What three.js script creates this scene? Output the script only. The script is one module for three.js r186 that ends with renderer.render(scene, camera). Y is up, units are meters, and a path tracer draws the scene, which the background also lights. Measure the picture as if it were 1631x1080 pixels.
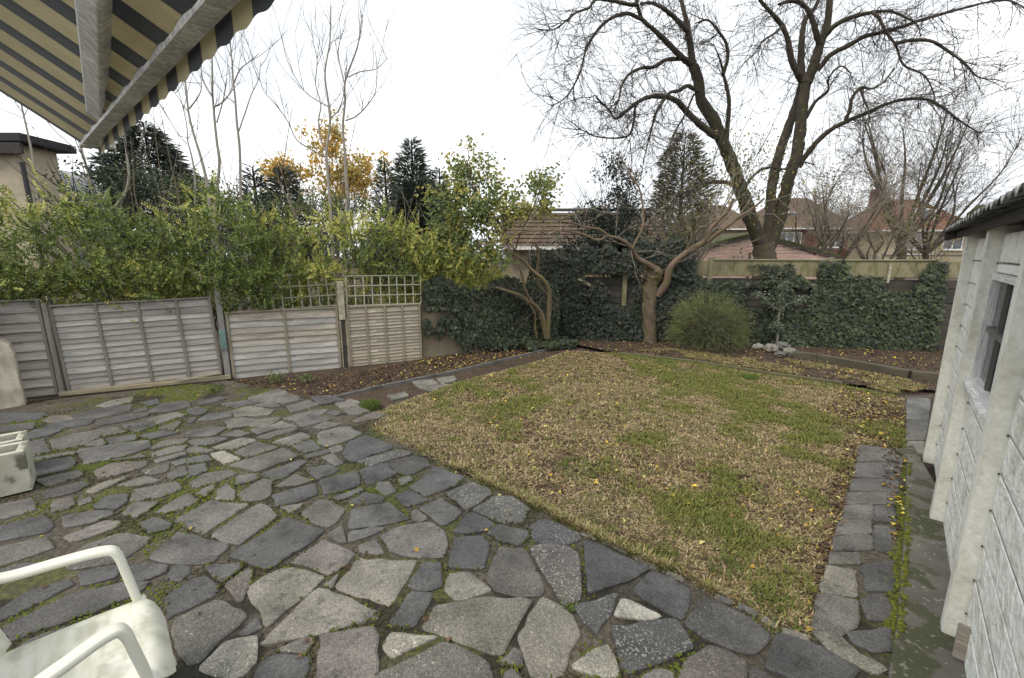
import * as THREE from 'three';
import { mergeGeometries } from 'three/addons/utils/BufferGeometryUtils.js';
import { RoundedBoxGeometry } from 'three/addons/geometries/RoundedBoxGeometry.js';

// ---------- camera, sky, sun, exposure ----------
const scene = new THREE.Scene();
const camera = new THREE.PerspectiveCamera(76.09, 1631 / 1080, 0.05, 600);
camera.position.set(0, 1.85, 0);
camera.rotation.set(-0.1941, 0, 0);
const renderer = new THREE.WebGLRenderer();
renderer.toneMapping = THREE.LinearToneMapping;
renderer.toneMappingExposure = 1.58;
renderer.shadowMap.enabled = true;

const sun = new THREE.DirectionalLight(0xfff4e4, 1.5);
sun.position.set(-9, 16, 3);
sun.target.position.set(0, 0, -6);
sun.castShadow = true;
sun.shadow.radius = 32;
Object.assign(sun.shadow.camera, { left: -25, right: 25, top: 25, bottom: -25, near: 0.5, far: 70 });
scene.add(sun, sun.target);

let seed = 12345;
const rnd = () => { seed = (seed * 1664525 + 1013904223) >>> 0; return seed / 4294967296; };
const rr = (a, b) => a + (b - a) * rnd();
const gauss = () => (rnd() + rnd() + rnd() + rnd() - 2) * 1.0;
const pick = a => a[Math.floor(rnd() * a.length) % a.length];
const clamp = (x, a = 0, b = 1) => Math.min(b, Math.max(a, x));
const smooth = (a, b, x) => { const t = clamp((x - a) / (b - a)); return t * t * (3 - 2 * t); };
function hash(i, j, s) { let h = (i * 374761393 + j * 668265263 + s * 2147483647) | 0; h = Math.imul(h ^ (h >>> 13), 1274126177); return ((h ^ (h >>> 16)) >>> 0) / 4294967296; }
function vnoise(x, y, per = 1 << 20, s = 1) {   // value noise, periodic
  const i = Math.floor(x), j = Math.floor(y), fx = x - i, fy = y - j;
  const w = t => t * t * (3 - 2 * t), m = n => ((n % per) + per) % per;
  const a = hash(m(i), m(j), s), b = hash(m(i + 1), m(j), s), c = hash(m(i), m(j + 1), s), d = hash(m(i + 1), m(j + 1), s);
  return a + (b - a) * w(fx) + (c - a) * w(fy) + (a - b - c + d) * w(fx) * w(fy);
}
function fbm(x, y, per, oct = 4, s = 1) { let v = 0, a = 0.5, t = 0; for (let o = 0; o < oct; o++) { v += a * vnoise(x, y, per, s + o); t += a; x *= 2; y *= 2; per *= 2; a *= 0.5; } return v / t; }

// overcast sky: broken pale cloud all the way round
{
  const W = 512, Hh = 256, d = new Float32Array(W * Hh * 4);
  for (let j = 0; j < Hh; j++) for (let i = 0; i < W; i++) {
    const v = j / Hh, u = i / W;
    const c = fbm(u * 6, v * 5, 6, 5, 7), b = fbm(u * 3 + 5, v * 4, 3, 4, 21);
    const t = smooth(0.32, 0.68, c * 0.6 + b * 0.4);
    const k = (j * W + i) * 4;
    d[k] = 0.50 + 0.50 * t; d[k + 1] = 0.555 + 0.455 * t; d[k + 2] = 0.61 + 0.41 * t; d[k + 3] = 1;
  }
  const sky = new THREE.DataTexture(d, W, Hh, THREE.RGBAFormat, THREE.FloatType);
  sky.mapping = THREE.EquirectangularReflectionMapping; sky.magFilter = THREE.LinearFilter; sky.needsUpdate = true;
  scene.background = sky; scene.environment = sky;
}

// ---------- helpers ----------
const V = (x, y, z) => new THREE.Vector3(x, y, z);
const baseOf = new Map(), taken = new Map();
function numbered(n) { const k = taken.get(n) || 0; taken.set(n, k + 1); return k ? n + '_' + String(k).padStart(3, '0') : n; }
function thing(name, label, category, base = [0, 0, 0], group) {
  const o = new THREE.Group(); o.name = numbered(name); o.position.set(...base); o.userData = { label, category };
  if (group) o.userData.group = group;
  scene.add(o); baseOf.set(o, V(...base)); return o;
}
function rootOf(o) { while (o && !baseOf.has(o)) o = o.parent; return o; }
// geometry given in world coordinates, stored relative to the thing's base
function part(name, geo, mat, parent, stuff) {
  const r = rootOf(parent), b = baseOf.get(r); geo.translate(-b.x, -b.y, -b.z);
  return local(name, geo, mat, parent, stuff);
}
function local(name, geo, mat, parent, stuff) {
  const m = new THREE.Mesh(geo, mat); m.name = name; m.castShadow = m.receiveShadow = true; if (stuff) m.userData.kind = 'stuff';
  parent.add(m); return m;
}
function struct(name, geo, mat) { const m = new THREE.Mesh(geo, mat); m.name = name; m.userData = { kind: 'structure' }; m.castShadow = m.receiveShadow = true; scene.add(m); baseOf.set(m, V(0, 0, 0)); return m; }
function inst(name, geo, mat, items, parent) {   // items: {p:Vector3(world), q, s:Vector3|number, c:Color}
  const b = parent === scene ? V(0, 0, 0) : baseOf.get(rootOf(parent));
  const m = new THREE.InstancedMesh(geo, mat, items.length), M = new THREE.Matrix4(), S = V(1, 1, 1), Pp = V(0, 0, 0);
  items.forEach((it, i) => { typeof it.s === 'number' ? S.setScalar(it.s) : S.copy(it.s); Pp.copy(it.p).sub(b); M.compose(Pp, it.q, S); m.setMatrixAt(i, M); m.setColorAt(i, it.c); });
  m.name = name; m.userData.kind = 'stuff'; m.castShadow = m.receiveShadow = true; parent.add(m); return m;
}
const qRand = () => new THREE.Quaternion().setFromEuler(new THREE.Euler(rr(0, 6.28), rr(0, 6.28), rr(0, 6.28)));
function qFrom(n, jit = 0.4, spin = true) {   // leaf plane (local +z) towards n
  const v = n.clone().add(V(gauss() * jit, gauss() * jit, gauss() * jit)).normalize();
  const q = new THREE.Quaternion().setFromUnitVectors(V(0, 0, 1), v);
  if (spin) q.multiply(new THREE.Quaternion().setFromAxisAngle(V(0, 0, 1), rr(0, 6.28)));
  return q;
}
const qY = a => new THREE.Quaternion().setFromAxisAngle(V(0, 1, 0), a);
const C = (r, g, b) => new THREE.Color().setRGB(r, g, b);
const vary = (c, a = 0.15) => { const k = 1 + gauss() * a; return new THREE.Color().setRGB(Math.max(0, c[0] * k * (1 + gauss() * 0.06)), Math.max(0, c[1] * k), Math.max(0, c[2] * k)); };

// textures: fn(u,v) in 0..1 gives linear-ish grey/rgb 0..1 in sRGB space
function tex(n, fn, srgb = true, rep = 1) {
  const d = new Uint8Array(n * n * 4);
  for (let j = 0; j < n; j++) for (let i = 0; i < n; i++) { const c = fn(i / n, j / n), k = (j * n + i) * 4; if (typeof c === 'number') d[k] = d[k + 1] = d[k + 2] = clamp(c) * 255; else { d[k] = clamp(c[0]) * 255; d[k + 1] = clamp(c[1]) * 255; d[k + 2] = clamp(c[2]) * 255; } d[k + 3] = 255; }
  const t = new THREE.DataTexture(d, n, n, THREE.RGBAFormat); t.wrapS = t.wrapT = THREE.RepeatWrapping; t.magFilter = THREE.LinearFilter; t.minFilter = THREE.LinearMipmapLinearFilter; t.generateMipmaps = true;
  t.colorSpace = srgb ? THREE.SRGBColorSpace : THREE.NoColorSpace; t.repeat.set(rep, rep); t.needsUpdate = true; return t;
}
const mix = (a, b, t) => a.map((x, i) => x + (b[i] - x) * t);
const std = (o) => new THREE.MeshStandardMaterial({ roughness: 0.9, side: THREE.DoubleSide, ...o });
const grainTex = tex(512, (u, v) => { const f = fbm(u * 8, v * 8, 8, 4, 3), g = fbm(u * 90, v * 90, 90, 2, 9); return 0.62 + 0.32 * f + 0.32 * (g - 0.5); });
const fineBump = tex(512, (u, v) => 0.5 * fbm(u * 40, v * 40, 40, 3, 5) + 0.5 * fbm(u * 130, v * 130, 130, 2, 6), false);
const lumpBump = tex(512, (u, v) => fbm(u * 14, v * 14, 14, 4, 15), false);

// tapered tube through points
function limbGeo(pts, r0, r1, sides = 7, seg = 0, wob = 0.08) {
  const cv = new THREE.CatmullRomCurve3(pts.map(p => p.isVector3 ? p : V(...p)));
  const n = seg || Math.max(4, (pts.length - 1) * 3), pos = [], idx = [], uv = [];
  const fr = cv.computeFrenetFrames(n, false); let L = 0, prev = null;
  for (let i = 0; i <= n; i++) {
    const t = i / n, p = cv.getPoint(t), r = (r0 + (r1 - r0) * t); if (prev) L += p.distanceTo(prev); prev = p;
    for (let k = 0; k <= sides; k++) {
      const a = k / sides * Math.PI * 2, kk = k % sides, w = r * (1 + wob * (hash(i * 3, kk, 11) - 0.5) * 2);
      pos.push(p.x + (fr.normals[i].x * Math.cos(a) + fr.binormals[i].x * Math.sin(a)) * w, p.y + (fr.normals[i].y * Math.cos(a) + fr.binormals[i].y * Math.sin(a)) * w, p.z + (fr.normals[i].z * Math.cos(a) + fr.binormals[i].z * Math.sin(a)) * w);
      uv.push(k / sides * r0 * 6, L);
    }
  }
  for (let i = 0; i < n; i++) for (let k = 0; k < sides; k++) { const a = i * (sides + 1) + k, b = a + sides + 1; idx.push(a, b, a + 1, b, b + 1, a + 1); }
  const g = new THREE.BufferGeometry(); g.setAttribute('position', new THREE.Float32BufferAttribute(pos, 3)); g.setAttribute('uv', new THREE.Float32BufferAttribute(uv, 2)); g.setIndex(idx); g.computeVertexNormals(); return g;
}
// recursive twigs as cheap 3-sided tubes collected into one geometry
function twigSet() { return { pos: [], idx: [] }; }
function twig(T, p, d, len, r, lev, o) {
  const n = 4, pts = [p.clone()], dir = d.clone(); let q = p.clone();
  for (let i = 0; i < n; i++) { dir.add(V(gauss() * o.curl, gauss() * o.curl + o.up * (i / n), gauss() * o.curl)).normalize(); q = q.clone().addScaledVector(dir, len / n); pts.push(q); }
  const b0 = T.pos.length / 3, a = Math.abs(dir.y) > 0.9 ? V(1, 0, 0) : V(0, 1, 0), s = a.cross(d).normalize(), t2 = d.clone().cross(s).normalize();
  for (let i = 0; i <= n; i++) { const w = r * (1 - 0.75 * i / n); for (let k = 0; k < 3; k++) { const an = k * 2.094, c = Math.cos(an) * w, e = Math.sin(an) * w; T.pos.push(pts[i].x + s.x * c + t2.x * e, pts[i].y + s.y * c + t2.y * e, pts[i].z + s.z * c + t2.z * e); } }
  for (let i = 0; i < n; i++) for (let k = 0; k < 3; k++) { const A = b0 + i * 3 + k, B = b0 + i * 3 + (k + 1) % 3; T.idx.push(A, A + 3, B, B, A + 3, B + 3); }
  if (o.ends) o.ends.push([pts[n], dir.clone()]);
  if (lev > 0) for (let c = 0; c < o.kids; c++) {
    const i = 1 + Math.floor(rnd() * n), dd = pts[i].clone().sub(pts[i - 1]).normalize().add(V(gauss() * o.spread, gauss() * o.spread, gauss() * o.spread)).normalize();
    twig(T, pts[i], dd, len * rr(0.45, 0.8), r * 0.6, lev - 1, o);
  }
}
function twigGeo(T) { const g = new THREE.BufferGeometry(); g.setAttribute('position', new THREE.Float32BufferAttribute(T.pos, 3)); g.setIndex(T.idx); g.computeVertexNormals(); return g; }
function limbTwigs(T, limb, per, len, r, lev, o) {   // twigs along a traced limb [pts, r0, r1]
  const cv = new THREE.CatmullRomCurve3(limb[0].map(p => V(...p))), L = cv.getLength(), n = Math.round(L * per);
  for (let i = 0; i < n; i++) { const t = rr(o.t0 ?? 0.15, 1), p = cv.getPoint(t), d = cv.getTangent(t).multiplyScalar(0.5).add(V(gauss() * 0.9, gauss() * 0.9 + (o.lift || 0), gauss() * 0.9)).normalize(); twig(T, p, d, len * rr(0.5, 1.3), r, lev, o); }
}
function flatShape(pts, y) { const s = new THREE.Shape(pts.map(p => new THREE.Vector2(p[0], -p[1]))), g = new THREE.ShapeGeometry(s); g.rotateX(-Math.PI / 2); g.translate(0, y, 0); return g; }
function inPoly(x, z, P) { let c = false; for (let i = 0, j = P.length - 1; i < P.length; j = i++) { const [xi, zi] = P[i], [xj, zj] = P[j]; if ((zi > z) !== (zj > z) && x < (xj - xi) * (z - zi) / (zj - zi) + xi) c = !c; } return c; }
function box(w, h, d, x = 0, y = 0, z = 0, r = 0) { const g = r ? new RoundedBoxGeometry(w, h, d, 2, r) : new THREE.BoxGeometry(w, h, d); g.translate(x, y, z); return g; }
function worldUV(g, k = 1) { const p = g.attributes.position, n = g.attributes.normal, uv = new Float32Array(p.count * 2); for (let i = 0; i < p.count; i++) { const ax = Math.abs(n.getX(i)), ay = Math.abs(n.getY(i)), az = Math.abs(n.getZ(i)); const x = p.getX(i), y = p.getY(i), z = p.getZ(i); const [u, v] = ay > ax && ay > az ? [x, z] : ax > az ? [z, y] : [x, y]; uv[i * 2] = u * k; uv[i * 2 + 1] = v * k; } g.setAttribute('uv', new THREE.BufferAttribute(uv, 2)); return g; }

// leaf shapes (lie in xy, facing +z, stem at origin pointing +y)
function leafGeo(w, l, fold = 0.25) { const g = new THREE.BufferGeometry(); g.setAttribute('position', new THREE.Float32BufferAttribute([0, 0, 0, -w / 2, l * 0.45, w * fold, 0, l, 0, w / 2, l * 0.45, w * fold, 0, l * 0.5, 0], 3)); g.setIndex([0, 4, 1, 1, 4, 2, 0, 3, 4, 4, 3, 2]); g.computeVertexNormals(); return g; }
function ivyLeafGeo(l) { const P = [[0, 0], [-0.35, 0.02], [-0.5, 0.35], [-0.22, 0.5], [0, 1], [0.22, 0.5], [0.5, 0.35], [0.35, 0.02]], pos = [0, 0.35 * l, 0.06 * l], idx = []; P.forEach(p => pos.push(p[0] * l, p[1] * l, 0)); for (let i = 1; i <= 8; i++) idx.push(0, i % 8 + 1, i); const g = new THREE.BufferGeometry(); g.setAttribute('position', new THREE.Float32BufferAttribute(pos, 3)); g.setIndex(idx); g.computeVertexNormals(); return g; }
const leafMat = new THREE.MeshPhysicalMaterial({ color: 0xffffff, roughness: 0.75, transmission: 0.42, thickness: 0, side: THREE.DoubleSide });
const glossLeafMat = new THREE.MeshPhysicalMaterial({ color: 0xffffff, roughness: 0.62, transmission: 0.15, thickness: 0, side: THREE.DoubleSide });
const dryLeafMat = std({ color: 0xffffff, roughness: 0.95 });
const LEAF = leafGeo(0.026, 0.05), LEAF_L = leafGeo(0.06, 0.1), IVY = ivyLeafGeo(0.07), NEEDLE = leafGeo(0.009, 0.10, 0.1), SPRAY = leafGeo(0.12, 0.42, 0.15), GLOSS = leafGeo(0.04, 0.09);

// ---------- ground ----------
const soilTex = tex(1024, (u, v) => { const f = fbm(u * 10, v * 10, 10, 4, 2), g = fbm(u * 120, v * 120, 120, 2, 4); const b = mix([0.165, 0.135, 0.105], [0.30, 0.245, 0.19], f); return mix(b, [0.46, 0.36, 0.25], smooth(0.62, 0.8, g) * 0.6).map(x => x * (0.75 + 0.5 * g)); });
const soilMat = std({ map: soilTex, bumpMap: lumpBump, bumpScale: 0.02 });
const ground = struct('ground', (() => { const g = new THREE.PlaneGeometry(400, 400, 1, 1); g.rotateX(-Math.PI / 2); g.translate(0, -0.045, 0); const uv = g.attributes.uv; for (let i = 0; i < uv.count; i++) uv.setXY(i, uv.getX(i) * 200, uv.getY(i) * 200); return g; })(), soilMat);

// lawn
const LAWN = [[-1.574,-4.436],[-1.617,-4.911],[-1.4,-5.244],[-0.868,-6.023],[-0.157,-6.738],[0.491,-7.401],[1.09,-8.199],[2.013,-7.984],[3.463,-7.138],[4.743,-5.993],[5.119,-5.389],[3.829,-3.925],[3.444,-4.01],[2.537,-3.004],[1.969,-2.379],[1.488,-1.835],[1.342,-1.857],[1.036,-2.195],[0.508,-2.626],[0.163,-2.962],[-0.662,-3.666]];
function lawnTone(x, z) {   // straw / green / bare earth shares, patches with ragged outlines
  const a = fbm(x * 0.7 + 3, z * 0.7 + 9, 1 << 16, 4, 31), b = fbm(x * 3.4, z * 3.4, 1 << 16, 4, 41), c = fbm(x * 1.1 + 20, z * 1.1, 1 << 16, 4, 51);
  const band = 0.10 * smooth(-4.5, -6.5, z) * smooth(0.5, 2.5, x) - 0.05 * smooth(-5.2, -3.6, z) * smooth(2.0, 0.0, x);
  const green = clamp(smooth(0.515, 0.68, a * 0.5 + b * 0.5 + band)), bare = smooth(0.49, 0.64, c * 0.6 + b * 0.4) * (1 - green);
  return [green, bare];
}
const lawnMap = (() => { const n = 1024, S = 10; return tex(n, (u, v) => { const x = u * S - 4, z = -v * S, [g, b] = lawnTone(x, z), h = fbm(u * 300, v * 300, 300, 2, 8); let c = mix([0.50, 0.43, 0.30], [0.36, 0.38, 0.18], g); c = mix(c, [0.30, 0.235, 0.175], b * 0.8); return c.map(k => k * (0.7 + 0.6 * h)); }); })();
const lawnGeo = flatShape(LAWN, -0.012); { const p = lawnGeo.attributes.position, uv = lawnGeo.attributes.uv; for (let i = 0; i < p.count; i++) uv.setXY(i, (p.getX(i) + 4) / 10, -p.getZ(i) / 10); }
const lawn = struct('lawn', lawnGeo, std({ map: lawnMap, bumpMap: lumpBump, bumpScale: 0.015 }));

// patio bed (mortar and moss) under the stones
const PATIO = [[-6.404,-4.665],[-6.209,-4.99],[-5.994,-5.215],[-5.874,-5.41],[-4.259,-6.212],[-3.386,-5.813],[-2.354,-5.239],[-1.741,-4.947],[-1.46,-4.782],[-1.556,-4.446],[-0.655,-3.622],[0.162,-2.929],[0.503,-2.598],[1.026,-2.173],[1.337,-1.84],[1.476,-1.815],[1.618,-1.652]].concat([[2.0, -1.45], [1.3, 2.5], [-8, 2.5], [-8, -4.9]]);
const mortarTex = tex(1024, (u, v) => { const f = fbm(u * 7, v * 7, 7, 5, 12), m = fbm(u * 5 + 2, v * 5, 5, 5, 17), g = fbm(u * 150, v * 150, 150, 2, 19); let c = mix([0.23, 0.21, 0.175], [0.37, 0.345, 0.30], f); c = mix(c, [0.26, 0.28, 0.11], smooth(0.52, 0.64, m) * 0.75); c = mix(c, [0.13, 0.12, 0.09], smooth(0.6, 0.7, fbm(u * 9, v * 9, 9, 4, 88)) * 0.8); return c.map(x => x * (0.65 + 0.7 * g)); }, true, 0.45);
const patioG = (() => { const s = new THREE.Shape(PATIO.map(p => new THREE.Vector2(p[0], -p[1]))), g = new THREE.ExtrudeGeometry(s, { depth: 0.12, bevelEnabled: false }); g.rotateX(-Math.PI / 2); g.translate(0, -0.12, 0); return g; })();
const patio = struct('patio', patioG, std({ map: mortarTex, bumpMap: lumpBump, bumpScale: 0.02 }));

// paving stones: each one a mesh
const toneCol = { d: [0.078, 0.0775, 0.0765], m: [0.106, 0.103, 0.095], t: [0.150, 0.143, 0.124], p: [0.118, 0.108, 0.100], w: [0.255, 0.248, 0.218] };
const stoneTexA = tex(1024, (u, v) => { const f = fbm(u * 6, v * 6, 6, 4, 61), g = fbm(u * 170, v * 170, 170, 2, 62), s = fbm(u * 16, v * 16, 16, 4, 63); return 0.62 + 0.36 * (f - 0.1) + 0.42 * (g - 0.5) - 0.12 * smooth(0.55, 0.8, s); });
function lichenTex(th, s) { return tex(1024, (u, v) => { const f = fbm(u * 6, v * 6, 6, 4, 61 + s), g = fbm(u * 170, v * 170, 170, 2, 62); const l = smooth(th, th + 0.035, fbm(u * 120, v * 120, 120, 2, 64 + s) * 0.8 + 0.2 * fbm(u * 6, v * 6, 6, 3, 65 + s)); const b = 0.56 + 0.36 * (f - 0.1) + 0.42 * (g - 0.5); return mix([b * 0.84, b * 0.84, b * 0.84], [1, 1, 0.97], l); }); }
const stoneTexL = lichenTex(0.67, 0), stoneTexM = lichenTex(0.765, 5);
const stoneMats = {};
for (const k in toneCol) for (let q = 0; q < 3; q++) { const f = [0.9, 1.62, 1.1][q], h = [[1, 1, 1.01], [1.02, 1, 0.96], [1.01, 1, 0.98]][q]; stoneMats[k + q] = std({ map: q === 1 ? stoneTexM : stoneTexA, color: C(toneCol[k][0] * f * h[0] * 2, toneCol[k][1] * f * h[1] * 2, toneCol[k][2] * f * h[2] * 2), bumpMap: fineBump, bumpScale: 0.0035, roughness: 0.82 }); stoneMats[k + 'L' + q] = std({ map: stoneTexL, color: C(Math.min(1, toneCol[k][0] * 3.0), Math.min(1, toneCol[k][1] * 3.0), Math.min(1, toneCol[k][2] * 3.0)), bumpMap: fineBump, bumpScale: 0.0035, roughness: 0.85 }); }
function stoneGeo(P, top, depth, jit) {   // rough-edged slab with a worn arris
  const pts = []; const n = P.length;
  for (let i = 0; i < n; i++) {
    const a = P[i], b = P[(i + 1) % n], L = Math.hypot(b[0] - a[0], b[1] - a[1]), k = Math.max(2, Math.min(7, Math.round(L / 0.07))), nx = -(b[1] - a[1]) / (L || 1), nz = (b[0] - a[0]) / (L || 1);
    for (let q = 0; q < k; q++) { const t = (q + (q ? (rnd() - 0.5) * 0.4 : 0.22)) / k, o = (rnd() - 0.5) * 2 * Math.min(jit, L * 0.03); pts.push([a[0] + (b[0] - a[0]) * t + nx * o, a[1] + (b[1] - a[1]) * t + nz * o]); }
    { const e = 1 - Math.min(0.12, 0.02 / L); pts.push([a[0] + (b[0] - a[0]) * e, a[1] + (b[1] - a[1]) * e]); }
  }
  let cx = 0, cz = 0; pts.forEach(p => { cx += p[0]; cz += p[1]; }); cx /= pts.length; cz /= pts.length;
  const R = pts.map(p => Math.hypot(p[0] - cx, p[1] - cz)), ins = pts.map((p, i) => { const k = Math.max(0.6, 1 - (0.005 + rnd() * 0.012) / R[i]); return [cx + (p[0] - cx) * k, cz + (p[1] - cz) * k]; });
  const m = pts.length, pos = [], idx = [], uv = [], ox = rnd() * 9, oz = rnd() * 9, an = rnd() * 6.28, tx = gauss() * 0.012, tz = gauss() * 0.012;
  const push = (x, y, z) => { pos.push(x, y + (x - cx) * tx + (z - cz) * tz, z); uv.push(ox + x * Math.cos(an) - z * Math.sin(an) + y, oz + x * Math.sin(an) + z * Math.cos(an)); };
  ins.forEach(p => push(p[0], top, p[1])); ins.forEach(p => push(p[0], top, p[1])); pts.forEach(p => push(p[0], top - 0.006, p[1])); pts.forEach(p => push(p[0], top - 0.006, p[1])); pts.forEach(p => push(p[0], top - depth, p[1]));
  const tri = THREE.ShapeUtils.triangulateShape(ins.map(p => new THREE.Vector2(p[0], -p[1])), []);
  tri.forEach(t => idx.push(t[0], t[1], t[2]));
  const ccw = THREE.ShapeUtils.area(ins.map(p => new THREE.Vector2(p[0], -p[1]))) > 0;
  for (let i = 0; i < m; i++) { const j = (i + 1) % m; for (const [o, q] of [[m, 2 * m], [3 * m, 4 * m]]) ccw ? idx.push(o + i, q + i, o + j, o + j, q + i, q + j) : idx.push(o + i, o + j, q + i, o + j, q + j, q + i); }
  const g = new THREE.BufferGeometry(); g.setAttribute('position', new THREE.Float32BufferAttribute(pos, 3)); g.setAttribute('uv', new THREE.Float32BufferAttribute(uv, 2)); g.setIndex(idx); g.computeVertexNormals(); return g;
}
const polyOf = s => { const P = []; let cx = 0, cz = 0; for (let i = 1; i < s.length; i += 2) { P.push([s[i], s[i + 1]]); cx += s[i]; cz += s[i + 1]; } cx /= P.length; cz /= P.length; return P.map(p => { const r = Math.hypot(p[0] - cx, p[1] - cz), k = 1 + (cz < -3.2 ? 0.02 : 0.012) / r; return [cx + (p[0] - cx) * k, cz + (p[1] - cz) * k]; }); };
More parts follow.
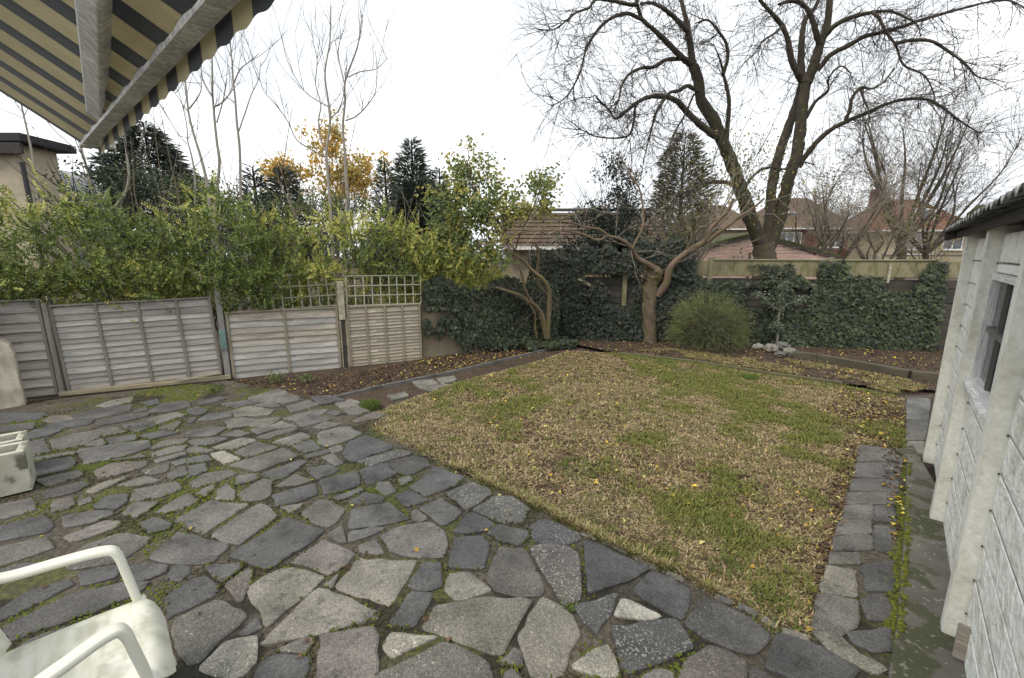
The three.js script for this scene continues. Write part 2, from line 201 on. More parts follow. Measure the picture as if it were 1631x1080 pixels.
const STONES = [
["t",-0.949,-2.345,-0.582,-2.34,-0.616,-2.164,-0.65,-2.001,-0.987,-2.121],
["d",-0.588,-2.139,-0.54,-2.314,-0.435,-2.314,-0.4,-2.128,-0.497,-2.099],
["d",-0.375,-2.549,-0.202,-2.575,-0.156,-2.492,-0.158,-2.379,-0.174,-2.275,-0.382,-2.286,-0.366,-2.449],
["m",-0.1,-2.396,-0.078,-2.469,0.079,-2.439,0.147,-2.249,0.18,-2.139,0.158,-2.071,0.052,-2.058,-0.085,-2.105,-0.139,-2.181],
["pL",0.119,-2.454,0.22,-2.484,0.356,-2.461,0.414,-2.389,0.392,-2.187,0.369,-2.039,0.277,-1.997,0.221,-2.163,0.167,-2.287],
["d",0.466,-2.514,0.543,-2.499,0.82,-2.268,0.659,-2.175,0.431,-2.088,0.445,-2.274],
["t",-0.36,-2.23,-0.251,-2.226,-0.202,-2.175,-0.114,-2.094,-0.299,-2.03,-0.376,-2.116],
["d",-0.567,-2.088,-0.437,-2.077,-0.492,-1.865,-0.624,-1.865],
["t",-0.403,-2.002,-0.183,-2.044,0.105,-2.028,0.041,-1.907,0.005,-1.833,-0.05,-1.706,-0.168,-1.747,-0.446,-1.851],
["t",0.161,-2.05,0.263,-1.986,0.315,-1.917,0.333,-1.815,0.263,-1.722,0.233,-1.622,0.157,-1.59,0.09,-1.608,0.065,-1.69,0.035,-1.802],
["w",-0.593,-1.824,-0.365,-1.802,-0.477,-1.747,-0.551,-1.694,-0.611,-1.747],
["m",-0.597,-1.608,-0.34,-1.763,-0.256,-1.747,-0.119,-1.667,-0.091,-1.588,-0.091,-1.511,-0.574,-1.511],
["p",-0.056,-1.667,0.008,-1.73,0.041,-1.714,0.043,-1.648,-0.013,-1.659],
["dL",0.333,-1.986,0.579,-2.077,0.529,-1.966,0.42,-1.824,0.371,-1.897],
["w",0.536,-1.936,0.601,-2.033,0.656,-2.007,0.77,-1.926,0.698,-1.902,0.593,-1.921],
["d",0.68,-2.094,0.821,-2.242,0.919,-2.187,0.995,-2.099,0.874,-1.907,0.786,-1.976],
["dL",0.505,-1.851,0.817,-1.902,0.843,-1.888,0.86,-1.738,0.7,-1.679,0.512,-1.611,0.504,-1.659,0.511,-1.747],
["d",1.05,-2.039,1.096,-2.012,1.211,-1.917,1.266,-1.806,1.151,-1.722,1.086,-1.722,0.956,-1.789,0.883,-1.869],
["w",0.272,-1.644,0.381,-1.722,0.456,-1.751,0.472,-1.675,0.469,-1.588,0.398,-1.593],
["p",0.731,-1.588,0.813,-1.675,0.937,-1.747,1.013,-1.722,1.068,-1.667,1.033,-1.6,0.96,-1.545,0.714,-1.545],
["d",1.315,-1.817,1.461,-1.754,1.566,-1.636,1.46,-1.56,1.278,-1.574,1.148,-1.639],
["m",0.583,-1.593,0.655,-1.626,0.717,-1.608,0.693,-1.558,0.565,-1.558],
["d",-0.034,-1.615,0.001,-1.63,0.045,-1.588,-0.033,-1.572],
["d",1.079,-1.622,1.129,-1.608,1.168,-1.558,1.041,-1.558],
["t",-1.479,-2.114,-1.433,-2.215,-1.347,-2.281,-1.207,-2.245,-1.092,-2.198,-1.129,-2.076,-1.196,-1.971,-1.226,-1.869,-1.25,-1.874,-1.315,-1.961,-1.409,-2.03],
["t",-1.206,-1.769,-1.087,-2.108,-1.007,-2.092,-0.704,-1.952,-0.699,-1.91,-0.847,-1.865,-1.166,-1.761],
["p",-0.945,-1.818,-0.683,-1.861,-0.578,-1.514,-0.838,-1.514],
["d",-1.149,-1.669,-1.097,-1.71,-0.937,-1.691,-0.915,-1.533,-1.129,-1.533],
["m",-1.105,-1.725,-1.002,-1.801,-0.969,-1.777,-0.972,-1.714],
["w",-1.415,-1.64,-1.389,-1.769,-1.312,-1.793,-1.254,-1.801,-1.187,-1.676,-1.2,-1.619,-1.245,-1.592,-1.338,-1.619],
["m",-1.726,-1.905,-1.595,-2.035,-1.379,-1.928,-1.395,-1.856,-1.437,-1.777,-1.435,-1.684,-1.48,-1.666,-1.56,-1.714,-1.68,-1.826],
["p",-1.624,-2.141,-1.567,-2.269,-1.531,-2.245,-1.494,-2.146,-1.46,-2.03,-1.492,-2.03],
["d",-1.846,-2.294,-1.655,-2.313,-1.623,-2.275,-1.65,-2.169,-1.74,-2.215],
["d",-1.901,-2.071,-1.83,-2.198,-1.787,-2.209,-1.654,-2.124,-1.644,-2.061,-1.754,-1.942,-1.771,-1.914],
["m",-1.347,-1.826,-1.323,-1.91,-1.259,-1.856,-1.313,-1.818],
["m",-1.064,-2.141,-1.017,-2.221,-1.012,-2.124],
["m",-2.377,-2.748,-2.289,-3.002,-2.165,-2.96,-1.967,-2.951,-2.001,-2.87,-2.036,-2.748,-2.066,-2.601,-2.11,-2.621,-2.227,-2.676],
["m",-2.002,-2.582,-1.966,-2.76,-1.898,-2.945,-1.815,-2.913,-1.677,-2.79,-1.71,-2.662,-1.759,-2.495,-1.842,-2.513],
["d",-1.756,-2.379,-1.654,-2.594,-1.604,-2.785,-1.282,-2.628,-1.308,-2.517,-1.411,-2.345,-1.422,-2.302,-1.462,-2.265,-1.598,-2.323],
["p",-1.346,-2.323,-1.234,-2.536,-0.988,-2.402,-1.009,-2.302,-1.065,-2.233],
["m",-2.233,-2.362,-2.253,-2.615,-2.132,-2.581,-1.818,-2.477,-1.831,-2.318,-1.96,-2.312,-2.083,-2.323],
["m",-2.35,-3.152,-2.323,-3.247,-2.202,-3.134,-2.114,-2.994,-2.246,-3.003],
["m",-2.139,-3.08,-2.074,-3.306,-1.992,-3.286,-1.884,-3.08,-1.889,-3.011,-2.034,-2.986],
["m",-2.24,-3.228,-2.311,-3.357,-2.184,-3.388,-2.126,-3.316,-2.216,-3.237],
["m",-2.639,-3.266,-2.599,-3.398,-2.451,-3.463,-2.352,-3.398,-2.454,-3.247,-2.544,-3.19],
["m",-2.468,-3.098,-2.471,-3.171,-2.413,-3.247,-2.372,-3.098,-2.368,-3.037],
["m",-2.589,-2.832,-2.578,-2.991,-2.539,-3.104,-2.388,-3.0,-2.431,-2.894,-2.5,-2.832],
["d",-2.125,-3.417,-1.935,-3.647,-1.855,-3.623,-1.904,-3.374,-1.977,-3.301],
["m",-1.91,-3.19,-1.844,-3.398,-1.661,-3.296,-1.754,-3.237],
["d",-1.865,-3.072,-1.608,-3.247,-1.529,-3.08,-1.613,-2.986,-1.747,-2.921],
["d",-1.58,-3.286,-1.345,-3.441,-1.249,-3.228,-1.353,-3.134,-1.465,-3.098],
["d",-1.794,-3.496,-1.635,-3.552,-1.506,-3.474,-1.623,-3.326],
["d",-1.314,-3.45,-1.187,-3.587,-1.125,-3.563,-0.994,-3.406,-1.11,-3.261,-1.187,-3.261],
["d",-1.388,-3.028,-1.21,-3.171,-1.176,-3.143,-1.293,-3.003],
["d",-1.252,-2.969,-1.152,-3.116,-0.984,-3.037,-0.994,-2.978,-1.169,-2.945],
["t",-1.72,-2.905,-1.56,-2.953,-1.594,-2.835],
["m",-1.519,-2.827,-1.468,-2.994,-1.367,-2.978,-1.231,-2.865,-1.229,-2.746,-1.266,-2.669,-1.384,-2.724],
["m",-1.23,-2.582,-1.181,-2.689,-1.083,-2.519,-1.102,-2.507],
["d",-1.115,-2.649,-1.169,-2.87,-1.01,-2.935,-0.919,-2.96,-0.734,-2.755,-0.935,-2.69],
["m",-1.094,-2.615,-0.951,-2.662,-0.871,-2.648,-0.963,-2.57,-1.057,-2.513],
["p",-0.986,-2.483,-0.902,-2.532,-0.8,-2.401,-0.954,-2.424],
["m",-0.866,-2.575,-0.754,-2.676,-0.567,-2.719,-0.465,-2.624,-0.425,-2.498,-0.426,-2.374,-0.597,-2.374,-0.753,-2.42],
["d",-1.094,-3.568,-0.921,-3.723,-0.795,-3.662,-0.739,-3.545,-0.896,-3.381,-0.959,-3.424],
["d",-0.807,-3.175,-0.681,-3.522,-0.413,-3.35,-0.478,-3.222,-0.658,-3.066],
["m",-0.943,-3.3,-0.871,-3.361,-0.831,-3.3,-0.896,-3.212],
["d",-0.907,-3.066,-0.811,-3.147,-0.64,-2.998,-0.794,-2.916],
["mL",-0.509,-3.093,-0.342,-3.26,-0.196,-3.175,-0.162,-3.084,-0.324,-2.876],
["m",-0.682,-2.884,-0.546,-3.023,-0.375,-2.853,-0.401,-2.778,-0.476,-2.692],
["m",-0.729,-2.853,-0.692,-2.868,-0.601,-2.77,-0.645,-2.727,-0.699,-2.756],
["d",-0.398,-2.624,-0.302,-2.838,-0.2,-2.778,-0.118,-2.692,-0.166,-2.638,-0.297,-2.611],
["mL",-0.288,-2.876,-0.132,-3.049,0.002,-3.049,0.128,-2.884,0.053,-2.713,-0.076,-2.734],
["d",-0.165,-2.611,-0.084,-2.692,0.101,-2.624,0.107,-2.559,0.041,-2.485,-0.071,-2.522],
["dL",0.12,-2.678,0.211,-2.763,0.294,-2.72,0.447,-2.598,0.438,-2.54,0.369,-2.503,0.176,-2.491,0.147,-2.547],
["m",-1.113,-3.27,-1.012,-3.27,-0.916,-3.138,-0.993,-3.066,-1.078,-3.156],
["mL",-1.399,-3.647,-1.073,-3.865,-0.946,-3.786,-1.247,-3.563],
["d",-1.584,-3.79,-1.616,-4.035,-1.516,-4.215,-1.18,-3.964,-1.177,-3.909,-1.441,-3.618],
["m",-2.001,-4.215,-2.003,-4.278,-1.807,-4.444,-1.578,-4.246,-1.65,-4.093,-1.814,-3.923,-1.923,-4.035],
["m",-1.767,-3.896,-1.687,-3.964,-1.626,-3.869,-1.693,-3.803],
["m",-1.754,-3.702,-1.683,-3.778,-1.524,-3.618,-1.562,-3.56],
["m",-2.495,-3.549,-2.211,-3.882,-1.999,-3.74,-2.009,-3.69,-2.198,-3.449],
["m",-2.631,-3.816,-2.548,-4.035,-2.28,-3.923,-2.45,-3.727],
["t",-2.904,-3.909,-2.759,-4.138,-2.576,-4.093,-2.664,-3.869],
["t",-2.376,-4.035,-2.223,-4.278,-2.063,-4.153,-2.169,-3.964],
["m",-2.143,-3.936,-2.016,-4.079,-1.832,-3.882,-1.961,-3.803],
["m",-1.925,-3.74,-1.779,-3.869,-1.728,-3.803,-1.874,-3.69],
["w",-2.812,-3.765,-2.724,-3.816,-2.48,-3.666,-2.58,-3.595],
["m",-3.244,-4.064,-3.007,-4.153,-2.9,-4.123,-2.987,-3.978,-3.098,-3.964],
["p",-3.101,-3.869,-3.079,-3.936,-2.835,-3.842,-2.902,-3.803,-3.062,-3.816],
["m",-3.425,-4.31,-3.243,-4.427,-3.076,-4.376,-3.089,-4.199,-3.321,-4.168],
["m",-3.0,-4.199,-2.913,-4.327,-2.748,-4.246,-2.799,-4.184],
["m",-3.229,-4.622,-3.144,-4.697,-2.885,-4.641,-2.873,-4.479,-3.058,-4.41],
["d",-3.555,-4.641,-3.563,-4.814,-3.355,-4.896,-3.246,-4.736,-3.402,-4.641],
["t",-3.348,-4.896,-3.221,-5.065,-2.864,-4.937,-2.848,-4.775,-3.168,-4.736],
["m",-2.852,-4.444,-2.875,-4.622,-2.664,-4.697,-2.638,-4.622,-2.632,-4.41],
["t",-2.628,-4.427,-2.582,-4.567,-2.334,-4.427,-2.53,-4.393],
["m",-2.779,-4.343,-2.636,-4.393,-2.521,-4.376,-2.645,-4.246],
["m",-2.604,-4.153,-2.486,-4.31,-2.344,-4.393,-2.307,-4.343,-2.474,-4.123],
["m",-2.458,-4.622,-2.243,-4.736,-2.048,-4.641,-2.276,-4.444],
["m",-2.598,-4.678,-2.406,-4.937,-2.222,-4.958,-2.246,-4.775,-2.481,-4.641],
["m",-2.767,-5.065,-2.599,-5.294,-2.418,-5.132,-2.611,-4.875],
["m",-3.186,-5.11,-3.016,-5.247,-2.858,-5.065,-3.057,-5.044],
["m",-3.43,-5.391,-3.222,-5.758,-2.772,-5.391,-2.985,-5.247,-3.266,-5.247],
["m",-2.972,-5.223,-2.825,-5.366,-2.697,-5.332,-2.855,-5.177],
["m",-2.14,-4.41,-2.079,-4.549,-1.887,-4.514,-2.019,-4.376],
["m",-2.179,-4.855,-2.14,-4.937,-2.034,-4.855,-2.06,-4.775],
["p",-2.221,-5.177,-2.093,-5.247,-1.896,-5.087,-2.084,-5.022],
["m",-2.044,-4.958,-1.912,-5.087,-1.698,-4.896,-1.859,-4.775],
["p",-1.79,-4.622,-1.647,-4.875,-1.478,-4.795,-1.543,-4.678,-1.715,-4.567],
["d",-2.623,-5.416,-2.413,-5.491,-2.142,-5.294,-2.412,-5.155],
["d",-3.628,-5.155,-3.388,-5.294,-3.226,-5.177,-3.391,-5.022],
["d",-3.93,-4.979,-3.857,-5.065,-3.662,-4.937,-3.636,-4.775,-3.824,-4.855],
["d",-3.681,-4.66,-3.623,-4.717,-3.559,-4.549,-3.587,-4.532],
["d",-2.97,-3.69,-2.835,-3.74,-2.734,-3.642,-2.9,-3.595],
["d",-2.85,-3.526,-2.748,-3.583,-2.641,-3.46,-2.723,-3.354],
["d",-3.97,-5.247,-3.832,-5.416,-3.704,-5.342,-3.858,-5.11],
["d",-6.19,-4.827,-5.502,-4.847,-5.425,-4.787,-5.395,-4.652,-5.788,-4.489],
["d",-5.658,-4.403,-5.317,-4.542,-5.143,-4.37,-5.502,-4.272],
["d",-5.132,-4.767,-4.959,-5.014,-4.743,-5.146,-4.564,-4.888,-4.748,-4.709,-4.961,-4.652],
["d",-4.637,-4.56,-4.499,-4.748,-4.294,-4.827,-4.229,-4.748,-4.351,-4.579,-4.499,-4.472],
["d",-4.27,-4.472,-4.076,-4.597,-3.892,-4.472,-3.964,-4.272,-4.101,-4.37],
["d",-5.016,-4.337,-5.08,-4.525,-4.734,-4.634,-4.668,-4.507,-4.853,-4.37],
["p",-5.274,-4.579,-5.312,-4.748,-5.138,-4.759,-4.975,-4.652,-5.186,-4.56],
["d",-5.045,-4.209,-5.06,-4.353,-4.806,-4.337,-4.774,-4.193,-4.902,-4.147],
["d",-4.84,-4.001,-4.744,-4.117,-4.389,-3.837,-4.455,-3.747],
["m",-4.65,-4.088,-4.55,-4.224,-4.4,-4.337,-4.254,-4.209,-4.204,-3.973,-4.357,-3.864],
["m",-4.178,-3.959,-4.169,-4.117,-4.024,-4.001,-4.02,-3.931],
["d",-4.132,-4.117,-3.911,-4.224,-3.794,-4.088,-3.963,-4.001],
["m",-4.426,-4.337,-4.263,-4.403,-4.069,-4.288,-4.189,-4.193],
["m",-4.145,-3.864,-3.854,-4.015,-3.646,-4.058,-3.518,-3.917,-3.607,-3.735,-3.8,-3.59],
["m",-4.39,-3.698,-4.165,-3.824,-4.102,-3.773,-4.338,-3.649],
["d",-4.268,-3.59,-4.074,-3.71,-3.939,-3.613,-3.863,-3.499,-4.015,-3.37],
["m",-3.939,-3.299,-3.745,-3.455,-3.641,-3.37,-3.745,-3.212],
["d",-3.709,-3.131,-3.534,-3.282,-3.437,-3.224,-3.447,-3.113,-3.568,-3.025],
["p",-3.606,-3.455,-3.59,-3.59,-3.321,-3.637,-3.254,-3.544,-3.345,-3.412,-3.456,-3.34],
["m",-3.633,-3.637,-3.469,-3.747,-3.37,-3.71,-3.577,-3.649],
["m",-3.196,-3.455,-3.074,-3.578,-2.989,-3.455,-3.054,-3.391],
["m",-3.195,-3.221,-3.092,-3.35,-2.899,-3.289,-3.065,-3.221],
["t",-3.358,-3.131,-3.343,-3.263,-3.221,-3.343,-3.257,-3.224,-3.273,-3.113],
["d",-3.846,-4.178,-3.692,-4.304,-3.499,-4.272,-3.644,-4.117],
["m",-4.136,-4.652,-3.977,-4.867,-3.801,-4.787,-3.907,-4.507],
["d",-4.313,-4.867,-4.389,-5.146,-4.136,-5.261,-3.956,-5.057,-4.053,-4.908],
["m",-3.811,-4.403,-3.744,-4.579,-3.676,-4.542,-3.6,-4.337],
["m",-3.494,-3.917,-3.498,-4.058,-3.293,-4.132,-3.279,-4.029,-3.447,-3.904],
["m",-3.252,-3.649,-3.116,-3.811,-3.055,-3.76,-3.179,-3.613],
["m",-3.4,-3.76,-3.327,-3.917,-3.19,-3.959,-3.155,-3.864,-3.297,-3.747],
["m",-2.918,-3.391,-2.915,-3.499,-2.886,-3.533,-2.76,-3.391,-2.839,-3.329],
["d",-3.057,-3.613,-2.999,-3.685,-2.935,-3.613,-2.977,-3.567],
["t",-5.146,-5.101,-5.13,-5.285,-4.972,-5.431,-4.853,-5.238,-4.968,-5.057],
["d",-4.658,-5.191,-4.551,-5.309,-4.441,-5.191,-4.457,-5.079],
["d",-4.488,-4.867,-4.5,-5.057,-4.389,-4.95],
["m",-3.003,-3.149,-2.764,-3.272,-2.638,-3.158,-2.712,-3.042,-2.887,-2.991],
["p",-3.876,-2.917,-3.691,-3.025,-3.603,-2.974,-3.503,-2.878,-3.644,-2.722],
["d",-3.563,-2.639,-3.359,-2.802,-3.169,-2.687,-3.149,-2.619,-3.396,-2.498],
["m",-3.319,-2.433,-3.094,-2.567,-2.93,-2.456,-2.996,-2.387,-3.111,-2.259],
["m",-3.203,-2.787,-3.048,-2.855,-2.929,-2.862,-2.879,-2.817,-2.928,-2.729,-3.055,-2.666],
["p",-3.487,-2.974,-3.404,-3.059,-3.294,-2.958,-3.266,-2.894,-3.345,-2.847],
["p",-2.971,-2.567,-2.857,-2.736,-2.739,-2.729,-2.719,-2.659,-2.812,-2.554,-2.878,-2.523],
["m",-2.751,-2.365,-2.752,-2.492,-2.63,-2.606,-2.391,-2.567,-2.374,-2.517,-2.393,-2.365,-2.437,-2.321,-2.639,-2.269],
["d",-3.107,-2.917,-3.146,-3.059,-2.997,-3.086,-2.919,-2.974,-2.923,-2.886],
["m",-2.812,-2.832,-2.863,-2.974,-2.681,-2.991,-2.662,-2.909,-2.676,-2.787],
["d",-2.586,-2.701,-2.538,-2.779,-2.363,-2.701,-2.346,-2.646,-2.431,-2.606],
["d",-2.007,-2.193,-2.021,-2.305,-1.939,-2.284,-1.905,-2.238,-1.904,-2.179],
["m",-3.289,-2.991,-3.254,-3.042,-3.196,-2.991,-3.223,-2.934],
["d",-3.073,-2.238,-2.964,-2.311,-2.849,-2.321,-2.779,-2.269,-2.908,-2.208,-2.992,-2.17],
["d",-2.296,-2.279,-2.219,-2.311,-2.076,-2.29,-2.05,-2.238,-2.11,-2.179,-2.194,-2.17],
["d",-2.551,-2.238,-2.409,-2.29,-2.355,-2.279,-2.306,-2.208,-2.428,-2.141],
["d",-2.701,-1.918,-2.696,-2.098,-2.564,-2.182,-2.489,-2.139,-2.538,-2.058,-2.573,-1.972,-2.65,-1.875],
["d",-2.54,-1.794,-2.551,-1.875,-2.433,-2.068,-2.23,-2.15,-2.064,-2.161,-2.08,-2.068,-2.181,-1.963,-2.355,-1.85,-2.445,-1.771],
["d",-2.364,-1.711,-2.326,-1.81,-2.178,-1.884,-2.059,-1.991,-1.999,-1.991,-2.022,-1.884,-2.151,-1.786,-2.232,-1.704,-2.293,-1.682],
["d",-2.166,-1.614,-2.105,-1.74,-1.95,-1.867,-1.815,-1.918,-1.744,-1.786,-1.905,-1.668,-2.043,-1.557],
["m",-2.405,-1.668,-2.359,-1.689,-2.223,-1.655,-2.192,-1.582,-2.258,-1.544]
];
const PATHSTONES = [
["m",3.402,-3.963,3.741,-3.851,3.566,-3.667,3.119,-3.618],
["d",3.092,-3.584,3.524,-3.633,3.229,-3.323,2.9,-3.366],
["m",2.856,-3.323,3.193,-3.294,3.035,-3.125,2.686,-3.144],
["m",2.659,-3.114,3.003,-3.099,2.867,-2.954,2.512,-2.954],
["m",2.484,-2.93,2.702,-2.94,2.555,-2.771,2.33,-2.762],
["d",2.71,-2.933,2.847,-2.92,2.688,-2.726,2.555,-2.756],
["m",2.306,-2.741,2.528,-2.75,2.413,-2.607,2.168,-2.591],
["m",2.146,-2.572,2.399,-2.591,2.289,-2.445,2.028,-2.433],
["d",2.507,-2.697,2.646,-2.668,2.399,-2.385,2.315,-2.457],
["m",2.003,-2.409,2.179,-2.409,2.107,-2.317,1.916,-2.31],
["t",1.897,-2.295,2.033,-2.252,1.888,-2.057,1.711,-2.094],
["d",2.113,-2.295,2.336,-2.339,2.123,-2.094,1.974,-2.103],
["m",1.691,-2.075,1.874,-2.021,1.739,-1.873,1.614,-1.81,1.511,-1.858],
["d",1.902,-2.039,2.051,-2.075,2.015,-1.987,1.936,-1.905,1.829,-1.905],
["t",1.493,-1.835,1.605,-1.799,1.623,-1.709,1.695,-1.638,1.617,-1.614,1.512,-1.722],
["d",1.666,-1.821,1.898,-1.85,1.793,-1.729,1.706,-1.722,1.652,-1.77],
["m",5.132,-5.381,5.387,-5.331,4.737,-4.659,4.487,-4.659],
["m",4.437,-4.602,4.677,-4.602,4.17,-4.099,3.98,-4.099],
["t",3.959,-4.054,4.122,-4.054,3.87,-3.79,3.794,-3.87]
];
const stonePolys = [];
for (const s of STONES) { const P = polyOf(s); stonePolys.push(P); local('paving_stone', stoneGeo(P, 0.012 + rnd() * 0.008, 0.035, 0.013), stoneMats[s[0] + Math.floor(rnd() * 3)], patio); }
// broken pale edging along the lawn side of the patio
for (const [a, b] of [[0.465,-2.625],[0.559,-2.559],[0.594,-2.527],[0.728,-2.412],[0.754,-2.389],[0.868,-2.285],[0.899,-2.264],[0.994,-2.183],[1.125,-2.075],[1.192,-2.014],[1.21,-1.997],[1.277,-1.936],[1.294,-1.92],[1.336,-1.87],[1.349,-1.84],[1.448,-1.783]].reduce((r, p, i, A) => (i % 2 ? r : [...r, [p, A[i + 1]]]), [])) {
  const dx = b[0] - a[0], dz = b[1] - a[1], L = Math.hypot(dx, dz), nx = -dz / L * 0.022, nz = dx / L * 0.022;
  local('edging_stone', stoneGeo([[a[0] + nx, a[1] + nz], [b[0] + nx, b[1] + nz], [b[0] - nx, b[1] - nz], [a[0] - nx, a[1] - nz]].map(p => [p[0] + dz / L * 0.0, p[1]]), 0.006 + rnd() * 0.012, 0.05, 0.006), stoneMats[pick(['t1', 'm0', 'w0', 't0'])], patio);
}
const path = struct('garage_path', (() => { const g = flatShape([[3.442,-4.017],[3.796,-3.891],[5.235,-5.512],[5.586,-5.512],[3.825,-3.733],[3.595,-3.646],[2.584,-2.546],[1.939,-1.862],[1.681,-1.604],[1.493,-1.804],[1.474,-1.825],[1.959,-2.366]], 0.0); return g; })(), std({ map: mortarTex, bumpMap: lumpBump, bumpScale: 0.02 }));
for (const s of PATHSTONES) local('paving_stone', stoneGeo(polyOf(s), 0.011 + rnd() * 0.006, 0.03, 0.006), stoneMats[s[0] + Math.floor(rnd() * 3)], path);
// slabs sunk in the bed path on the far side of the lawn
const sideStrip = struct('side_path', flatShape([[-2.892,-5.52],[-2.348,-5.625],[-1.895,-6.025],[-0.888,-6.852],[0.422,-8.243],[1.227,-8.962],[1.096,-8.243],[0.494,-7.44],[-0.157,-6.775],[-0.872,-6.056],[-1.407,-5.272],[-1.626,-4.937]], -0.03), soilMat);
for (const q of [[[-1.493,-6.179],[-1.191,-6.311],[-1.054,-6.052],[-1.308,-5.871]], [[-1.159,-6.345],[-0.891,-6.483],[-0.826,-6.277],[-1.017,-6.052]], [[-1.302,-5.842],[-0.981,-6.052],[-0.867,-6.022],[-1.087,-5.728]], [[-1.683,-5.538],[-1.47,-5.7],[-1.372,-5.538],[-1.544,-5.335]], [[-2.284,-5.263],[-2.098,-5.41],[-1.908,-5.239],[-2.093,-5.078]]]) local('paving_stone', stoneGeo(q, 0.0, 0.03, 0.008), stoneMats['t0'], sideStrip);

// moss cushions in the joints
{
  const items = [], blob = new THREE.IcosahedronGeometry(1, 1), Y = V(0, 1, 0);
  { const p = blob.attributes.position; for (let i = 0; i < p.count; i++) { const k = 1 + 0.25 * (hash(Math.round(p.getX(i) * 50), Math.round(p.getY(i) * 50 + p.getZ(i) * 90), 3) - 0.5); p.setXYZ(i, p.getX(i) * k, p.getY(i) * k, p.getZ(i) * k); } blob.computeVertexNormals(); }
  let n = 0;
  while (items.length < 42000 && n++ < 400000) {
    const z = -1.0 - 5 * Math.pow(rnd(), 1.3), x = rr(-6.4, 2.1); if (!inPoly(x, z, PATIO)) continue;
    const d = fbm(x * 1.3 + 40, z * 1.3, 1 << 16, 4, 71); if (rnd() > smooth(0.36, 0.62, d)) continue;
    let hit = false; for (const P of stonePolys) { if (Math.abs(P[0][0] - x) < 0.8 && Math.abs(P[0][1] - z) < 0.8 && inPoly(x, z, P)) { hit = true; break; } } if (hit) continue;
    const g = fbm(x * 3, z * 3, 1 << 16, 3, 72), s = rr(0.003, 0.0075);
    items.push({ p: V(x, 0.0 + s * 0.2, z), q: qRand(), s: V(s * 1.3, s * 0.8, s * 1.3), c: vary(g > 0.52 ? [0.10, 0.125, 0.012] : g > 0.44 ? [0.065, 0.07, 0.018] : [0.05, 0.042, 0.022], 0.3) });
  }
  for (let k = 0; k < 9000; k++) { const P = pick(stonePolys), i = Math.floor(rnd() * P.length), a = P[i], b = P[(i + 1) % P.length], t = rnd(), cx = P.reduce((q, p) => q + p[0], 0) / P.length, cz = P.reduce((q, p) => q + p[1], 0) / P.length; let x = a[0] + (b[0] - a[0]) * t, z = a[1] + (b[1] - a[1]) * t; const d = fbm(x * 1.3 + 40, z * 1.3, 1 << 16, 4, 71); if (rnd() > smooth(0.42, 0.62, d) || z > -1) continue; const f = Math.abs(gauss()) * 0.07; x += (cx - x) * f; z += (cz - z) * f; const sz = rr(0.003, 0.008); items.push({ p: V(x, 0.013, z), q: qRand(), s: V(sz * 1.4, sz * 0.7, sz * 1.4), c: vary(pick([[0.085, 0.105, 0.014], [0.06, 0.068, 0.018]]), 0.3) }); }
  { const E = [[3.595,-3.646], [2.588,-2.546], [1.945,-1.862], [1.691,-1.61]]; for (let k = 0; k < 3600; k++) { const i = Math.floor(rnd() * 3), a = E[i], b = E[i + 1], t = rnd(), o = -0.02 + gauss() * 0.03, x = a[0] + (b[0] - a[0]) * t, z = a[1] + (b[1] - a[1]) * t; if (rnd() > smooth(0.3, 0.55, fbm(x * 2.5, z * 2.5, 1 << 16, 3, 73))) continue; const sz = rr(0.004, 0.010); items.push({ p: V(x + o * 0.75, o > 0 ? 0.048 : 0.006, z + o * 0.66), q: qRand(), s: V(sz * 1.3, sz * 0.8, sz * 1.3), c: vary(pick([[0.10, 0.12, 0.012], [0.055, 0.06, 0.016], [0.13, 0.14, 0.015]]), 0.3) }); } }
  const m = inst('moss', blob, std({ roughness: 1 }), items, scene); m.userData = { kind: 'stuff', label: 'low green moss cushions filling the joints of the crazy paving', category: 'moss' };
}
